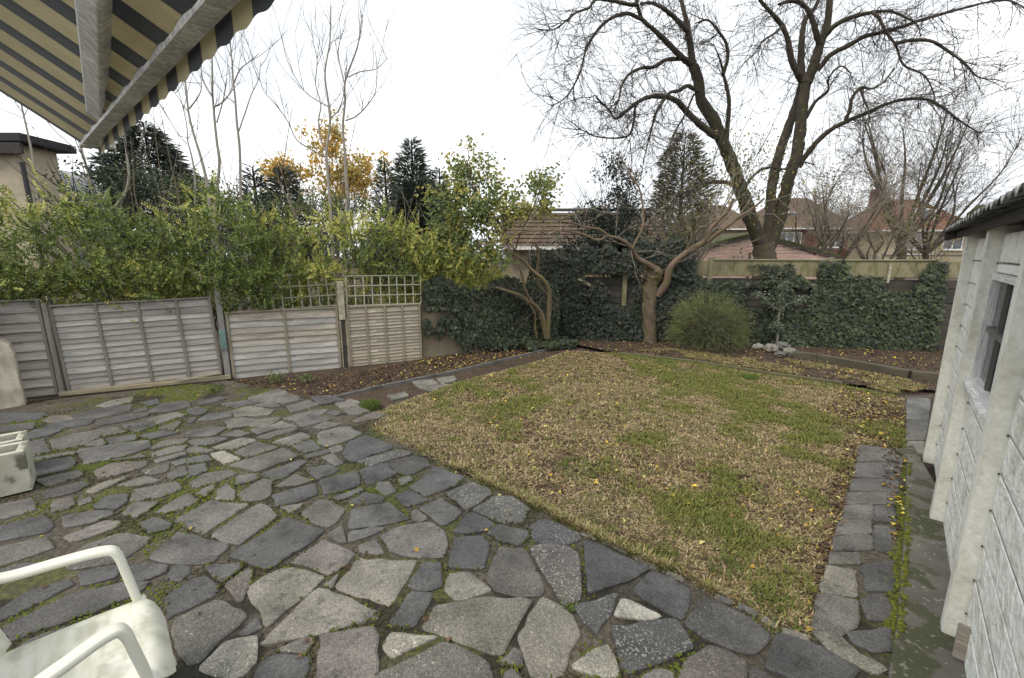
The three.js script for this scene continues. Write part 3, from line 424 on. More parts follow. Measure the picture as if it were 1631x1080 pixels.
// grass tufts on the lawn
{
  const blades = []; for (let k = 0; k < 6; k++) { const a = k * 1.05 + 0.3, l = 0.017 + 0.010 * (k % 3), w = 0.0027, lean = 0.35 + 0.5 * ((k * 7) % 5) / 5, dx = Math.cos(a), dz = Math.sin(a), ox = dx * 0.012, oz = dz * 0.012; const g = new THREE.BufferGeometry(); g.setAttribute('position', new THREE.Float32BufferAttribute([ox - dz * w, 0, oz + dx * w, ox + dz * w, 0, oz - dx * w, ox + dx * l * lean * 0.45 - dz * w * 0.8, l * 0.6, oz + dz * l * lean * 0.45 + dx * w * 0.8, ox + dx * l * lean * 0.45 + dz * w * 0.8, l * 0.6, oz + dz * l * lean * 0.45 - dx * w * 0.8, ox + dx * l * lean, l * 0.85, oz + dz * l * lean], 3)); g.setIndex([0, 1, 2, 1, 3, 2, 2, 3, 4]); g.computeVertexNormals(); blades.push(g); }
  const tuft = mergeGeometries(blades), items = []; let n = 0;
  const straw = [0.43, 0.34, 0.195], straw2 = [0.30, 0.215, 0.125], gr = [0.14, 0.165, 0.034], gr2 = [0.215, 0.21, 0.06], dk = [0.10, 0.065, 0.04];
  while (items.length < 125000 && n++ < 1400000) {
    const z = -1.5 - 7.5 * Math.pow(rnd(), 1.15), x = rr(-2, 6.2); if (!inPoly(x, z, LAWN)) continue;
    const [g, b] = lawnTone(x, z); if (rnd() < b * 0.8 + 0.25 * smooth(0.5, 0.7, vnoise(x * 22, z * 22, 1 << 16, 43))) continue;
    const isG = rnd() < g * 0.82 + 0.07, flat = isG ? rr(0.6, 1.15) : rr(0.25, 0.7), s = rr(0.6, 1.5);
    items.push({ p: V(x, -0.013, z), q: qY(rr(0, 6.28)), s: V(s * (isG ? 1 : 1.5), s * flat, s * (isG ? 1 : 1.5)), c: vary(isG ? pick([gr, gr2, gr]) : pick([straw, straw, straw2, straw2, dk, dk, gr2]), 0.22) });
  }
  { const E = LAWN.slice(15), n = E.length; for (let k = 0; k < 1500; k++) { const i = Math.floor(rnd() * (n - 1)), a = E[i], b = E[i + 1], t = rnd(), g = lawnTone(a[0], a[1])[0], x = a[0] + (b[0] - a[0]) * t + gauss() * 0.03, z = a[1] + (b[1] - a[1]) * t + gauss() * 0.03; if (vnoise(x * 5, z * 5, 1 << 16, 44) < 0.4) continue; items.push({ p: V(x, -0.008, z), q: qY(rr(0, 6.28)), s: rr(0.9, 1.8), c: vary(rnd() < 0.55 ? gr2 : straw, 0.25) }); } }
  { const ST = [[2.027,-8.047],[3.254,-7.406],[4.036,-6.74],[4.851,-6.115],[5.181,-5.461],[6.077,-5.991],[5.895,-6.212],[5.222,-7.185],[4.933,-7.406],[4.149,-7.641],[3.04,-8.38]]; let k = 0; while (k < 5200) { const x = rr(2.4, 6.4), z = rr(-8.4, -5.2); if (!inPoly(x, z, ST)) continue; k++; if (vnoise(x * 3, z * 3, 1 << 16, 45) < 0.42) continue; const isG = rnd() < 0.5; items.push({ p: V(x, 0.008, z), q: qY(rr(0, 6.28)), s: V(1.4, rr(0.5, 1.2), 1.4), c: vary(isG ? gr2 : pick([straw2, dk, straw]), 0.25) }); } }
  for (const [u, cnt, rad, h] of [[[-1.745,-5.078], 260, 0.11, 3.2], [[3.602,-6.311], 150, 0.12, 2.8], [[0.578,-3.528], 220, 0.2, 1.0], [[1.26,-2.285], 60, 0.1, 1.4], [[2.701,-7.406], 120, 0.15, 1.6], [[1.353,-1.96], 90, 0.16, 1.3], [[0.301,-2.001], 60, 0.05, 1.3]]) for (let i = 0; i < cnt; i++) { const a = rr(0, 6.28), r = rad * Math.sqrt(rnd()); items.push({ p: V(u[0] + Math.cos(a) * r, -0.013, u[1] + Math.sin(a) * r), q: qY(rr(0, 6.28)), s: V(1, h * rr(0.6, 1.1), 1), c: vary([0.11, 0.16, 0.03], 0.25) }); }
  const m = inst('grass', tuft, std({ roughness: 0.9 }), items, scene); m.userData = { kind: 'stuff', label: 'short patchy grass, straw coloured and green, on the lawn', category: 'grass' };
}

// ---------- raised beds at the back, edging, leaf litter ----------
const bedMat = soilMat;
const BED = [[2.007,-7.969],[3.446,-7.111],[4.754,-6.016],[5.888,-5.691],[8.337,-7.517],[10.181,-9.258],[8.764,-8.916],[5.258,-9.258],[3.167,-10.024],[1.18,-8.916]];
struct('back_bed', flatShape(BED, 0.012), std({ map: soilTex, bumpMap: lumpBump, bumpScale: 0.03 }));
const woodTex = tex(512, (u, v) => { const g = fbm(u * 4, v * 70, 70, 3, 91), f = fbm(u * 3, v * 9, 9, 4, 92), k = fbm(u * 24, v * 200, 200, 2, 95); return 0.70 + 0.24 * (f - 0.2) + 0.2 * (g - 0.5) + 0.16 * (k - 0.5); });
const woodBump = tex(512, (u, v) => fbm(u * 4, v * 90, 90, 3, 93), false);
const wood = (r, g, b, o = {}) => std({ map: woodTex, color: C(r * 1.9, g * 1.9, b * 1.9), bumpMap: woodBump, bumpScale: 0.003, ...o });
const darkTimber = wood(0.075, 0.066, 0.045), mossTimber = wood(0.10, 0.10, 0.05);
function edging(name, label, cat, pts, h, w, y, mat, group) {
  pts.slice(0, -1).forEach((a, i) => { const b = pts[i + 1], dx = b[0] - a[0], dz = b[1] - a[1], L = Math.hypot(dx, dz), t = thing(name, label[i], cat, [a[0], y, a[1]], group); t.rotation.y = Math.atan2(-dz, dx); const g = worldUV(box(L - 0.02, h, w, L / 2, h / 2 - 0.02, 0, 0.012)); local('timber', g, mat, t); });
}
edging('edging_board', ['mossy board at the lawn edge in front of the pollarded tree', 'dark mossy board in the middle of the lower lawn edging', 'dark rotting board at the right end of the lower lawn edging'], 'edging', [[2.002,-7.941],[3.198,-7.272],[3.951,-6.591],[4.758,-5.991]], 0.085, 0.05, -0.02, mossTimber, 'boards edging the far side of the lawn');
edging('sleeper', ['low dark timber beside the rockery stones', 'long dark mossy timber in front of the leaf covered bed', 'short thick timber block against the corner of the white garage'], 'timber', [[5.082,-7.641],[5.375,-7.406],[6.003,-6.311],[6.3,-6.147]], 0.15, 0.12, 0.0, darkTimber, 'timbers edging the upper bed');
edging('kerb_strip', ['narrow concrete kerb by the patio end of the side bed', 'narrow concrete kerb in the middle of the side bed edge', 'narrow concrete kerb at the far end of the side bed'], 'kerb', [[-2.524,-5.263],[-1.866,-5.931],[-0.879,-6.778],[1.214,-8.866]], 0.07, 0.035, -0.03, stoneMats.m0, 'kerbs along the side bed');
{ const A = [[1.343,-10.189],[1.899,-10.811],[2.437,-11.101],[2.845,-11.101],[3.17,-10.811],[3.267,-10.447]]; A.slice(0, -1).forEach((a, i) => { for (let k = 0; k < 2; k++) { const b = A[i + 1], t0 = k / 2 + 0.05, t1 = k / 2 + 0.46, p = [a[0] + (b[0] - a[0]) * t0, a[1] + (b[1] - a[1]) * t0], q = [a[0] + (b[0] - a[0]) * t1, a[1] + (b[1] - a[1]) * t1]; const t = thing('border_stone', ['first', 'second', 'third', 'fourth', 'fifth', 'sixth', 'seventh', 'eighth', 'ninth', 'tenth'][i * 2 + k] + ' pale stone from the left in the border row behind the pollarded tree', 'stone', [(p[0] + q[0]) / 2, 0.02, (p[1] + q[1]) / 2], 'border stones'); const d = new THREE.DodecahedronGeometry(1, 1), P = d.attributes.position; for (let v = 0; v < P.count; v++) { const h = 0.85 + 0.3 * hash(Math.round(P.getX(v) * 20), Math.round(P.getY(v) * 20 + P.getZ(v) * 70), i * 2 + k); P.setXYZ(v, P.getX(v) * h * 0.12, P.getY(v) * h * 0.055, P.getZ(v) * h * 0.07); } d.computeVertexNormals(); const m = local('stone', d, stoneMats.t1, t); m.rotation.y = Math.atan2(-(q[1] - p[1]), q[0] - p[0]); } }); }
function rock(base, s, label, mat) { const t = thing('rockery_stone', label, 'stone', base, 'rockery stones'); const d = new THREE.IcosahedronGeometry(1, 2), P = d.attributes.position; for (let i = 0; i < P.count; i++) { const v = V(P.getX(i), P.getY(i), P.getZ(i)), h = 0.45 + 1.1 * fbm(v.x * 2.6 + base[0] * 9, v.y * 2.6 + v.z * 3.4, 1 << 16, 4, 77); P.setXYZ(i, v.x * h * s[0], v.y * h * s[1] + s[1] * 0.7, v.z * h * s[2]); } d.computeVertexNormals(); local('stone', d, mat, t); }
const rockB = [[4.827,-8.289],[4.943,-8.067],[5.282,-8.289],[5.106,-7.754],[4.861,-7.655]];
[['whitish rockery stone nearest the round bush', 'pale rounded rockery stone in front of the row', 'tallest pale rockery stone at the back', 'grey rockery stone beside the timber edging', 'small flat rockery stone at the front'], [0.09, 0.12, 0.13, 0.12, 0.08]].reduce((L, S) => L.forEach((l, i) => rock([rockB[i][0], 0.02, rockB[i][1]], [S[i], S[i] * 0.7, S[i] * 0.85], l, stoneMats[['w0', 't2', 'm2', 't1', 'm1'][i]])));

// fallen leaves: brown litter on beds, some yellow, thin scatter on lawn and paving
{
  const items = [], g = leafGeo(0.035, 0.05, 0.35); const br = [[0.085, 0.05, 0.03], [0.12, 0.075, 0.042], [0.06, 0.038, 0.027], [0.16, 0.105, 0.055]], ye = [[0.55, 0.42, 0.06], [0.5, 0.45, 0.16], [0.42, 0.27, 0.05]];
  const SIDE = [[-5.874,-5.41],[-4.302,-6.277],[-2.688,-6.702],[-1.679,-7.641],[-1.063,-8.38],[0.72,-8.931],[1.214,-8.866],[-0.879,-6.778],[-1.875,-5.961],[-2.323,-5.565],[-3.418,-5.871],[-4.259,-6.212]];
  const put = (P, n, y, yel, bb) => { let k = 0, t = 0; const xs = P.map(p => p[0]), zs = P.map(p => p[1]); while (k < n && t++ < n * 40) { const x = rr(Math.min(...xs), Math.max(...xs)), z = rr(Math.min(...zs), Math.max(...zs)); if (!inPoly(x, z, P)) continue; if (bb && rnd() > bb(x, z)) continue; k++; const q = new THREE.Quaternion().setFromEuler(new THREE.Euler(-Math.PI / 2 + gauss() * 0.5, gauss() * 0.5, rr(0, 6.28))); items.push({ p: V(x, y + rr(0.002, 0.012), z), q, s: rr(0.4, 1.0), c: vary(rnd() < yel ? pick(ye) : pick(br), 0.3) }); } };
  put(SIDE, 3600, -0.04, 0.05); put(BED, 6500, 0.015, 0.09);
  put([[-1.699,-7.738],[-1.107,-8.74],[0.758,-9.411],[1.353,-8.74],[-0.869,-6.702],[-1.691,-6.413]], 700, -0.035, 0.6);
  put(LAWN, 6500, -0.005, 0.12, (x, z) => 0.12 + smooth(0.42, 0.7, fbm(x * 0.9, z * 0.9 + 7, 1 << 16, 3, 81)) + (z < -6 ? 0.5 : 0));
  put([[3.426,-3.988],[3.796,-3.891],[5.005,-5.263],[4.717,-5.961],[3.872,-5.034]], 900, -0.005, 0.15); put([[2.27,-2.68],[3.426,-3.988],[3.409,-4.121],[2.14,-2.68],[1.47,-1.862],[1.493,-1.844]], 420, -0.005, 0.05);
  put(PATIO, 260, 0.004, 0.2, (x, z) => (z < -1 ? 1 : 0)); put([[3.548,-3.904],[3.754,-3.864],[2.642,-2.611],[2.3,-2.311]], 120, 0.014, 0.3);
  const m = inst('fallen_leaves', g, dryLeafMat, items, scene); m.userData = { kind: 'stuff', label: 'scattered brown and yellow fallen leaves on beds and lawn', category: 'leaves' };
}

// ---------- left boundary: weathered lap panels ----------
const FA = [-6.11, -5.65], FD = [0.9036, -0.4283], fenceYaw = Math.atan2(0.4283, 0.9036);
const fp = (s, off = 0) => [FA[0] + FD[0] * s + 0.4283 * off, FA[1] + FD[1] * s + 0.9036 * off];   // off > 0 towards the garden
const greyWood = [wood(0.30, 0.29, 0.265), wood(0.36, 0.345, 0.31), wood(0.25, 0.235, 0.215), wood(0.33, 0.30, 0.26)];
const tanWood = [wood(0.30, 0.265, 0.20), wood(0.35, 0.31, 0.24), wood(0.27, 0.235, 0.185), wood(0.32, 0.29, 0.235)];
const battenGrey = wood(0.21, 0.19, 0.165), battenTan = wood(0.27, 0.235, 0.17);
function slatGeo(w, h, s) {   // feather-edged board with a waney lower edge
  const n = 14, pos = [], idx = [], uv = [];
  for (let i = 0; i <= n; i++) { const x = w * i / n, lo = -0.012 * (fbm(x * 3 + s * 7, s, 1 << 16, 3, 99) - 0.3) - 0.012, zb = 0.004 * (hash(i, s, 5) - 0.5); for (const [y, z] of [[h, 0.0], [lo, 0.026 + zb], [lo, 0.006], [h, -0.006]]) { pos.push(x, y, z); uv.push(x * 0.6 + s * 0.37, (y + z) * 1.0 + s * 0.61); } }
  for (let i = 0; i < n; i++) for (let k = 0; k < 4; k++) { const a = i * 4 + k, b = i * 4 + (k + 1) % 4; idx.push(a, b, a + 4, b, b + 4, a + 4); }
  idx.push(0, 2, 1, 0, 3, 2, n * 4, n * 4 + 1, n * 4 + 2, n * 4, n * 4 + 2, n * 4 + 3);
  const g = new THREE.BufferGeometry(); g.setAttribute('position', new THREE.Float32BufferAttribute(pos, 3)); g.setAttribute('uv', new THREE.Float32BufferAttribute(uv, 2)); g.setIndex(idx); const q = g.toNonIndexed(); q.computeVertexNormals(); return q;
}
function fencePanel(label, s0, s1, y0, y1, rows, battens, mats, bm, roll, off = 0) {
  const b = fp(s0, off), t = thing('lap_fence', label, 'fence', [b[0], y0, b[1]], 'lap panels of the left fence'); t.rotation.y = fenceYaw; t.rotation.z = roll;
  const w = s1 - s0, h = y1 - y0, rh = (h - 0.02) / rows, vs = [0, 1, 2].map(k => slatGeo(w - 0.03, rh * 1.12, k + s0));
  for (let r = 0; r < rows; r++) { const m = local('slat', vs[r % 3], pick(mats), t); m.position.set(0.015, r * rh + gauss() * 0.004, 0.012 + gauss() * 0.002); m.rotation.z = gauss() * 0.004; m.scale.y = 1 + gauss() * 0.05; }
  const bg = worldUV(box(0.036, h, 0.018, 0, h / 2, 0.04, 0.004)); { const u = bg.attributes.uv; for (let i = 0; i < u.count; i++) u.setXY(i, u.getY(i) * 0.6, u.getX(i)); }
  for (const k of battens) { const m = local('batten', bg, bm, t); m.position.x = k * w; m.position.z = gauss() * 0.002; }
  local('top_cap', worldUV(box(w + 0.02, 0.022, 0.05, w / 2, h + 0.011, 0.025, 0.005)), bm, t);
  return t;
}
fencePanel('short end of a grey lap panel beside the rendered pier', -1.9, -0.02, 0.0, 1.25, 10, [0.03, 0.985], [greyWood[2], greyWood[0]], battenGrey, 0.004);
fencePanel('wide pale grey lap panel of four bays under the hedge', 0.04, 1.85, 0.03, 1.17, 14, [0.02, 0.27, 0.52, 0.765, 0.985], greyWood, battenGrey, 0.022);
fencePanel('grey lap panel with one middle batten left of the trellis post', 1.97, 3.54, -0.03, 0.97, 10, [0.01, 0.5, 0.99], [greyWood[0], greyWood[1], tanWood[3], greyWood[3]], battenTan, -0.004);
fencePanel('tan lap panel of four narrow bays below the square trellis', 3.68, 4.92, -0.04, 0.96, 17, [0.01, 0.25, 0.5, 0.74, 0.99], tanWood, battenTan, -0.003);
function post(label, s, w, y1, mat, off = 0.02) { const b = fp(s, off), t = thing('fence_post', label, 'post', [b[0], -0.04, b[1]], 'posts of the left fence'); t.rotation.y = fenceYaw; const g = worldUV(box(w, y1 + 0.04, 0.075, 0, (y1 + 0.04) / 2, 0, 0.006)); { const u = g.attributes.uv; for (let i = 0; i < u.count; i++) u.setXY(i, u.getY(i) * 0.6, u.getX(i)); } local('shaft', g, mat, t); return t; }
post('grey post between the short end panel and the wide pale panel', 0.015, 0.05, 1.22, battenGrey, 0.05);
{ const t = post('tall grey post with a faded turquoise sleeve in the left fence', 1.91, 0.075, 1.53, wood(0.24, 0.235, 0.215)); const m = local('sleeve', worldUV(box(0.085, 0.3, 0.02, 0.0, 0.62, 0.052, 0.004)), std({ color: C(0.23, 0.36, 0.34), map: grainTex, roughness: 0.8 }), t); m.userData.label = 'faded turquoise sleeve'; }
{ const b = fp(3.61, 0.03), t = thing('trellis_post', 'pale stepped post carrying the square trellis', 'post', [b[0], -0.05, b[1]]); t.rotation.y = fenceYaw; local('lower_post', worldUV(box(0.055, 0.83, 0.05, 0.01, 0.415, -0.02)), wood(0.06, 0.055, 0.045), t); local('upper_post', worldUV(box(0.1, 0.64, 0.08, 0, 1.14, 0, 0.006)), wood(0.36, 0.325, 0.24), t); local('side_strip', worldUV(box(0.02, 0.84, 0.03, -0.04, 0.42, 0.01)), battenTan, t); local('side_strip', worldUV(box(0.03, 0.84, 0.03, 0.055, 0.42, 0.01)), battenTan, t); }
function trellis(label, s0, s1, y0, y1, cols, rows, mat, off, roll) {
  const b = fp(s0, off), t = thing('trellis', label, 'trellis', [b[0], y0, b[1]]); t.rotation.y = fenceYaw; t.rotation.z = roll; const w = s1 - s0, h = y1 - y0;
  const vg = worldUV(box(0.02, h, 0.014, 0, h / 2, 0.012, 0.002)), hg = worldUV(box(w, 0.019, 0.014, w / 2, 0, 0.028, 0.002));
  for (let i = 0; i <= cols; i++) { const m = local('upright_bar', vg, mat, t); m.position.x = w * i / cols + gauss() * 0.003; m.rotation.z = gauss() * 0.006; }
  for (let i = 0; i <= rows; i++) { const m = local('cross_bar', hg, mat, t); m.position.y = h * (0.015 + 0.97 * i / rows); m.rotation.z = gauss() * 0.003; }
  return t;
}
trellis('square pale wooden trellis standing clear on the tan panel', 3.70, 4.95, 0.99, 1.5, 9, 3, wood(0.42, 0.39, 0.31), 0.0, -0.012);
trellis('old trellis half buried in the hedge left of the stepped post', 2.62, 3.56, 0.98, 1.52, 7, 3, wood(0.30, 0.275, 0.22), -0.02, 0.03);
{ const a = fp(0.0, 0.12), t = thing('gravel_board', 'long low board lying along the foot of the wide pale panel', 'board', [a[0], -0.02, a[1]]); t.rotation.y = fenceYaw; local('board', worldUV(box(1.95, 0.06, 0.05, 0.98, 0.03, 0, 0.008)), wood(0.30, 0.26, 0.17), t);
  const c = fp(1.3, 0.16), t2 = thing('broken_lath', 'broken lath leaning at the foot of the wide pale panel', 'lath', [c[0], 0.02, c[1]]); t2.rotation.y = fenceYaw; const m = local('lath', worldUV(box(0.55, 0.03, 0.015, 0.27, 0.02, 0, 0.003)), wood(0.36, 0.33, 0.25), t2); m.rotation.z = 0.1; }
// rendered pier at the left edge
{ const b = [-6.169,-5.215], t = thing('rendered_pier', 'cream rendered pier with a sloping shoulder at the left edge', 'pier', [b[0], -0.05, b[1]]); t.rotation.y = 0.78; const s = new THREE.Shape([[0, 0], [0, 0.68], [-0.02, 0.80], [-0.13, 0.90], [-0.14, 1.24], [-0.95, 1.24], [-0.95, 0]].map(p => new THREE.Vector2(...p))); const g = new THREE.ExtrudeGeometry(s, { depth: 0.22, bevelEnabled: true, bevelSize: 0.008, bevelThickness: 0.008, bevelSegments: 1 }); g.translate(0, 0, -0.24); local('pier', g, std({ map: tex(512, (u, v) => { const f = fbm(u * 5, v * 5, 5, 5, 101), s = fbm(u * 22, v * 3, 22, 3, 102); return mix([0.76, 0.73, 0.67], [0.62, 0.58, 0.51], smooth(0.4, 0.75, f * 0.7 + s * 0.3)); }), bumpMap: fineBump, bumpScale: 0.006 }), t); }
// slabs leaning on the ivy wall
function leanPost(label, a, top, w, mat) { const t = thing('leaning_post', label, 'post', [a[0], -0.03, a[1]]), d = V(top[0] - a[0], top[1] + 0.03, top[2] - a[1]), L = d.length(); const m = local('post', worldUV(box(w, L, 0.05, 0, L / 2, 0, 0.008)), mat, t); m.quaternion.setFromUnitVectors(V(0, 1, 0), d.normalize()); }
leanPost('pale leaning post beside the end of the tan panel', [-1.518,-7.941], [-1.65,0.55,-7.95], 0.075, wood(0.38, 0.36, 0.28));
leanPost('mossy short post leaning in front of the ivy wall', [-0.374,-8.866], [-0.47,0.43,-8.55], 0.085, wood(0.26, 0.26, 0.19));

// ivy covered wall behind them
const wallTex = tex(512, (u, v) => { const f = fbm(u * 6, v * 6, 6, 5, 111); return mix([0.42, 0.39, 0.33], [0.55, 0.51, 0.43], f); });
{ const a = fp(4.95, 0.0), t = thing('rendered_wall', 'low rendered garden wall buried in dark ivy', 'wall', [a[0], -0.05, a[1]]); t.rotation.y = fenceYaw; local('wall', worldUV(box(2.75, 1.05, 0.14, 1.375, 0.525, -0.09, 0.01)), std({ map: wallTex, bumpMap: fineBump, bumpScale: 0.006 }), t); local('coping', worldUV(box(2.8, 0.05, 0.2, 1.4, 1.078, -0.09, 0.01)), stoneMats.m1, t); }

// ---------- garage ----------
{
  const t = thing('garage', 'white sectional concrete garage with posts and a corrugated roof', 'garage', [3.82, 0, -3.75]); t.rotation.y = Math.atan2(-0.749, -0.663);
  const whiteTex = tex(512, (u, v) => { const f = fbm(u * 5, v * 5, 5, 5, 121), g = fbm(u * 60, v * 60, 60, 2, 122), st = smooth(0.62, 0.78, fbm(u * 14, v * 4, 14, 4, 123)); return mix([0.94, 0.94, 0.925], [0.79, 0.78, 0.73], smooth(0.45, 0.75, f) * 0.6 + st * 0.4).map(x => x * (0.94 + 0.12 * g)); });
  const rockBump = tex(512, (u, v) => { const d = (u * 1.0 + v * 0.6), a = fbm(u * 9 + v * 5, v * 16 - u * 6, 512, 4, 131), r = Math.abs(fbm(d * 10, v * 6, 512, 3, 132) - 0.5) * 2; return 0.6 * a + 0.4 * r; }, false);
  const white = std({ map: whiteTex, color: C(0.98, 0.98, 0.96), bumpMap: rockBump, bumpScale: 0.022, roughness: 0.8 });
  const postM = std({ map: whiteTex, color: C(0.90, 0.89, 0.84), bumpMap: fineBump, bumpScale: 0.002, roughness: 0.75 });
  const PX = [0.08, 1.30, 2.53, 3.78, 5.0], PW = 0.085, RH = 0.1775;
  const courseGeo = (x0, x1, y0, y1) => { const g = worldUV(box(x1 - x0 - 0.002, y1 - y0 - 0.006, 0.1, (x0 + x1) / 2, (y0 + y1) / 2, -0.118 + rnd() * 0.003, 0.012), 1.4); const u = g.attributes.uv, ox = rnd() * 5, oy = rnd() * 5; for (let i = 0; i < u.count; i++) u.setXY(i, u.getX(i) + ox, u.getY(i) + oy); return g; };
  for (let i = 0; i < 4; i++) for (let r = 0; r < 11; r++) {
    const x0 = PX[i] + PW, x1 = PX[i + 1], y0 = r * RH + 0.02, y1 = y0 + RH;
    if (i === 1 && r >= 6 && r <= 9) { if (r === 9) local('wall_block', courseGeo(x0, 2.17, 1.735, y1), white, t); local('wall_block', courseGeo(2.17, x1, y0, y1), white, t); }
    else local('wall_block', courseGeo(x0, x1, y0, y1), white, t);
  }
  PX.forEach((x, i) => { const g = worldUV(box(PW, 2.02, 0.2, x + PW / 2, 1.01, -0.1, 0.01)); local('post', g, postM, t); });
  const bolt = new THREE.CylinderGeometry(0.005, 0.005, 0.006, 6); bolt.rotateX(Math.PI / 2); const rust = std({ color: C(0.05, 0.045, 0.04), roughness: 0.7 });
  for (let i = 0; i < 4; i++) for (let r = 1; r < 11; r += 1 + Math.floor(rnd() * 1.6)) { const m = local('bolt', bolt, rust, t); m.position.set(PX[i] + PW + 0.012, r * RH + 0.02, -0.062); }
  // window
  const win = local('window', mergeGeometries([box(0.78, 0.035, 0.05, 1.777, 1.068, -0.075), box(0.78, 0.035, 0.05, 1.777, 1.717, -0.075), box(0.035, 0.615, 0.05, 1.405, 1.3925, -0.076), box(0.035, 0.615, 0.05, 2.15, 1.3925, -0.076)]), std({ color: C(1.2, 1.2, 1.17), map: grainTex, roughness: 0.6 }), t);
  local('glazing_bar', mergeGeometries([box(0.7, 0.03, 0.03, 1.777, 1.40, -0.085), box(0.028, 0.29, 0.03, 1.777, 1.235, -0.086), box(0.028, 0.27, 0.03, 1.777, 1.56, -0.086)]), std({ color: C(0.14, 0.13, 0.12), roughness: 0.6 }), win);
  for (const [x, y, h] of [[1.6, 1.235, 0.29], [1.955, 1.235, 0.29], [1.6, 1.56, 0.28], [1.955, 1.56, 0.28]]) local('pane', box(0.33, h, 0.006, x, y, -0.092), new THREE.MeshPhysicalMaterial({ color: C(0.02, 0.022, 0.025), roughness: 0.08, specularIntensity: 0.5 }), win);
  local('sill', worldUV(box(0.8, 0.03, 0.07, 1.777, 1.037, -0.06, 0.006)), std({ color: C(1.1, 1.1, 1.07), map: grainTex }), win);
  // other walls, so that the inside is dark
  const plain = std({ map: whiteTex, color: C(0.7, 0.7, 0.67) });
  local('end_wall', box(0.1, 2.3, 2.5, 0.12, 1.15, -1.45), plain, t); local('end_wall', box(0.1, 2.3, 2.5, 5.05, 1.15, -1.45), plain, t); local('rear_wall', box(4.9, 2.0, 0.1, 2.57, 1.0, -2.75), plain, t); local('floor_slab', box(5.0, 0.06, 2.7, 2.57, -0.01, -1.45), stoneMats.m0, t);
  // corrugated roof, two slopes
  const roofTex = tex(512, (u, v) => { const f = fbm(u * 6, v * 6, 6, 5, 141), m = smooth(0.55, 0.66, fbm(u * 12, v * 12, 12, 4, 142)); return mix(mix([0.55, 0.56, 0.57], [0.42, 0.42, 0.41], f), [0.16, 0.17, 0.12], m * 0.85); });
  const roofM = std({ map: roofTex, bumpMap: fineBump, bumpScale: 0.004 });
  const slope = (z0, y0, z1, y1) => { const nx = 230, pos = [], idx = [], uv = []; for (let i = 0; i <= nx; i++) { const x = -0.42 + 5.9 * i / nx, w = 0.014 * Math.sin(x / 0.146 * 6.283); for (const [z, y] of [[z0, y0], [z1, y1]]) { pos.push(x, y + w + 0.012, z, x, y + w, z); uv.push(x, z, x, z); } } for (let i = 0; i < nx; i++) { const a = i * 4, b = a + 4; idx.push(a, b, a + 2, b, b + 2, a + 2, a + 1, a + 3, b + 1, b + 1, a + 3, b + 3, a, a + 1, b, b, a + 1, b + 1); } const g = new THREE.BufferGeometry(); g.setAttribute('position', new THREE.Float32BufferAttribute(pos, 3)); g.setAttribute('uv', new THREE.Float32BufferAttribute(uv, 2)); g.setIndex(idx); const q = g.toNonIndexed(); q.computeVertexNormals(); return q; };
  const rf = local('roof', slope(0.11, 2.055, -1.4, 2.52), roofM, t); local('roof', slope(-2.95, 2.055, -1.4, 2.52), roofM, t);
  local('eaves_board', worldUV(box(5.6, 0.05, 0.025, 2.45, 2.015, 0.02, 0.004)), wood(0.05, 0.045, 0.04), t); local('barge_board', (() => { const g = worldUV(box(0.025, 0.1, 1.6, 0, 0, 0, 0.004)); g.rotateX(0.3); g.translate(-0.36, 2.25, -0.65); return g; })(), wood(0.05, 0.045, 0.04), t);
  const blob = new THREE.IcosahedronGeometry(1, 1), items = []; const M = new THREE.Matrix4().makeRotationY(t.rotation.y);
  for (let i = 0; i < 700; i++) { const x = rr(-0.4, 3.4), z = rr(0.1, -1.3), k = fbm(x * 2.2, z * 2.2 + 3, 1 << 16, 3, 151); if (rnd() > smooth(0.45, 0.7, k) + (z < -1.05 ? 0.6 : 0)) continue; const v = V(x, 2.055 + (0.11 - z) * 0.308 + 0.025, z).applyMatrix4(M).add(t.position), s = rr(0.015, 0.045); items.push({ p: v, q: qRand(), s: V(s, s * 0.8, s), c: vary([0.045, 0.05, 0.02], 0.3) }); }
  // instance matrices are relative to the unrotated base, so hang them on their own group-free part
  const mi = new THREE.InstancedMesh(blob, std({ roughness: 1 }), items.length), inv = new THREE.Matrix4().makeRotationY(-t.rotation.y), mm = new THREE.Matrix4(); items.forEach((it, i) => { mm.compose(it.p.clone().sub(t.position).applyMatrix4(inv), it.q, it.s); mi.setMatrixAt(i, mm); mi.setColorAt(i, it.c); }); mi.name = 'moss'; mi.userData.kind = 'stuff'; rf.add(mi);
  // concrete plinth along the foot of the wall
  const k = struct('garage_plinth', (() => { const g = new THREE.ExtrudeGeometry(new THREE.Shape([[3.86, -3.9], [3.60, -3.78], [3.595,-3.646], [2.588,-2.546], [1.945,-1.862], [1.691,-1.61], [1.2, -1.05], [0.9, -0.4], [1.6, -0.6], [2.5, -1.85]].map(p => new THREE.Vector2(p[0], -p[1]))), { depth: 0.11, bevelEnabled: true, bevelSize: 0.008, bevelThickness: 0.008, bevelSegments: 2 }); g.rotateX(-Math.PI / 2); g.translate(0, -0.07, 0); return g; })(), std({ map: tex(512, (u, v) => { const f = fbm(u * 6, v * 6, 6, 5, 161), m = smooth(0.52, 0.63, fbm(u * 8, v * 8, 8, 4, 162)), w = 0.5 * smooth(0.78, 0.8, fbm(u * 60, v * 60, 60, 2, 163)); let c = mix([0.30, 0.29, 0.27], [0.47, 0.455, 0.42], f); c = mix(c, [0.20, 0.22, 0.11], m * 0.6); return mix(c, [0.75, 0.75, 0.7], w * 0.8); }, true, 1), bumpMap: lumpBump, bumpScale: 0.008 }));
}
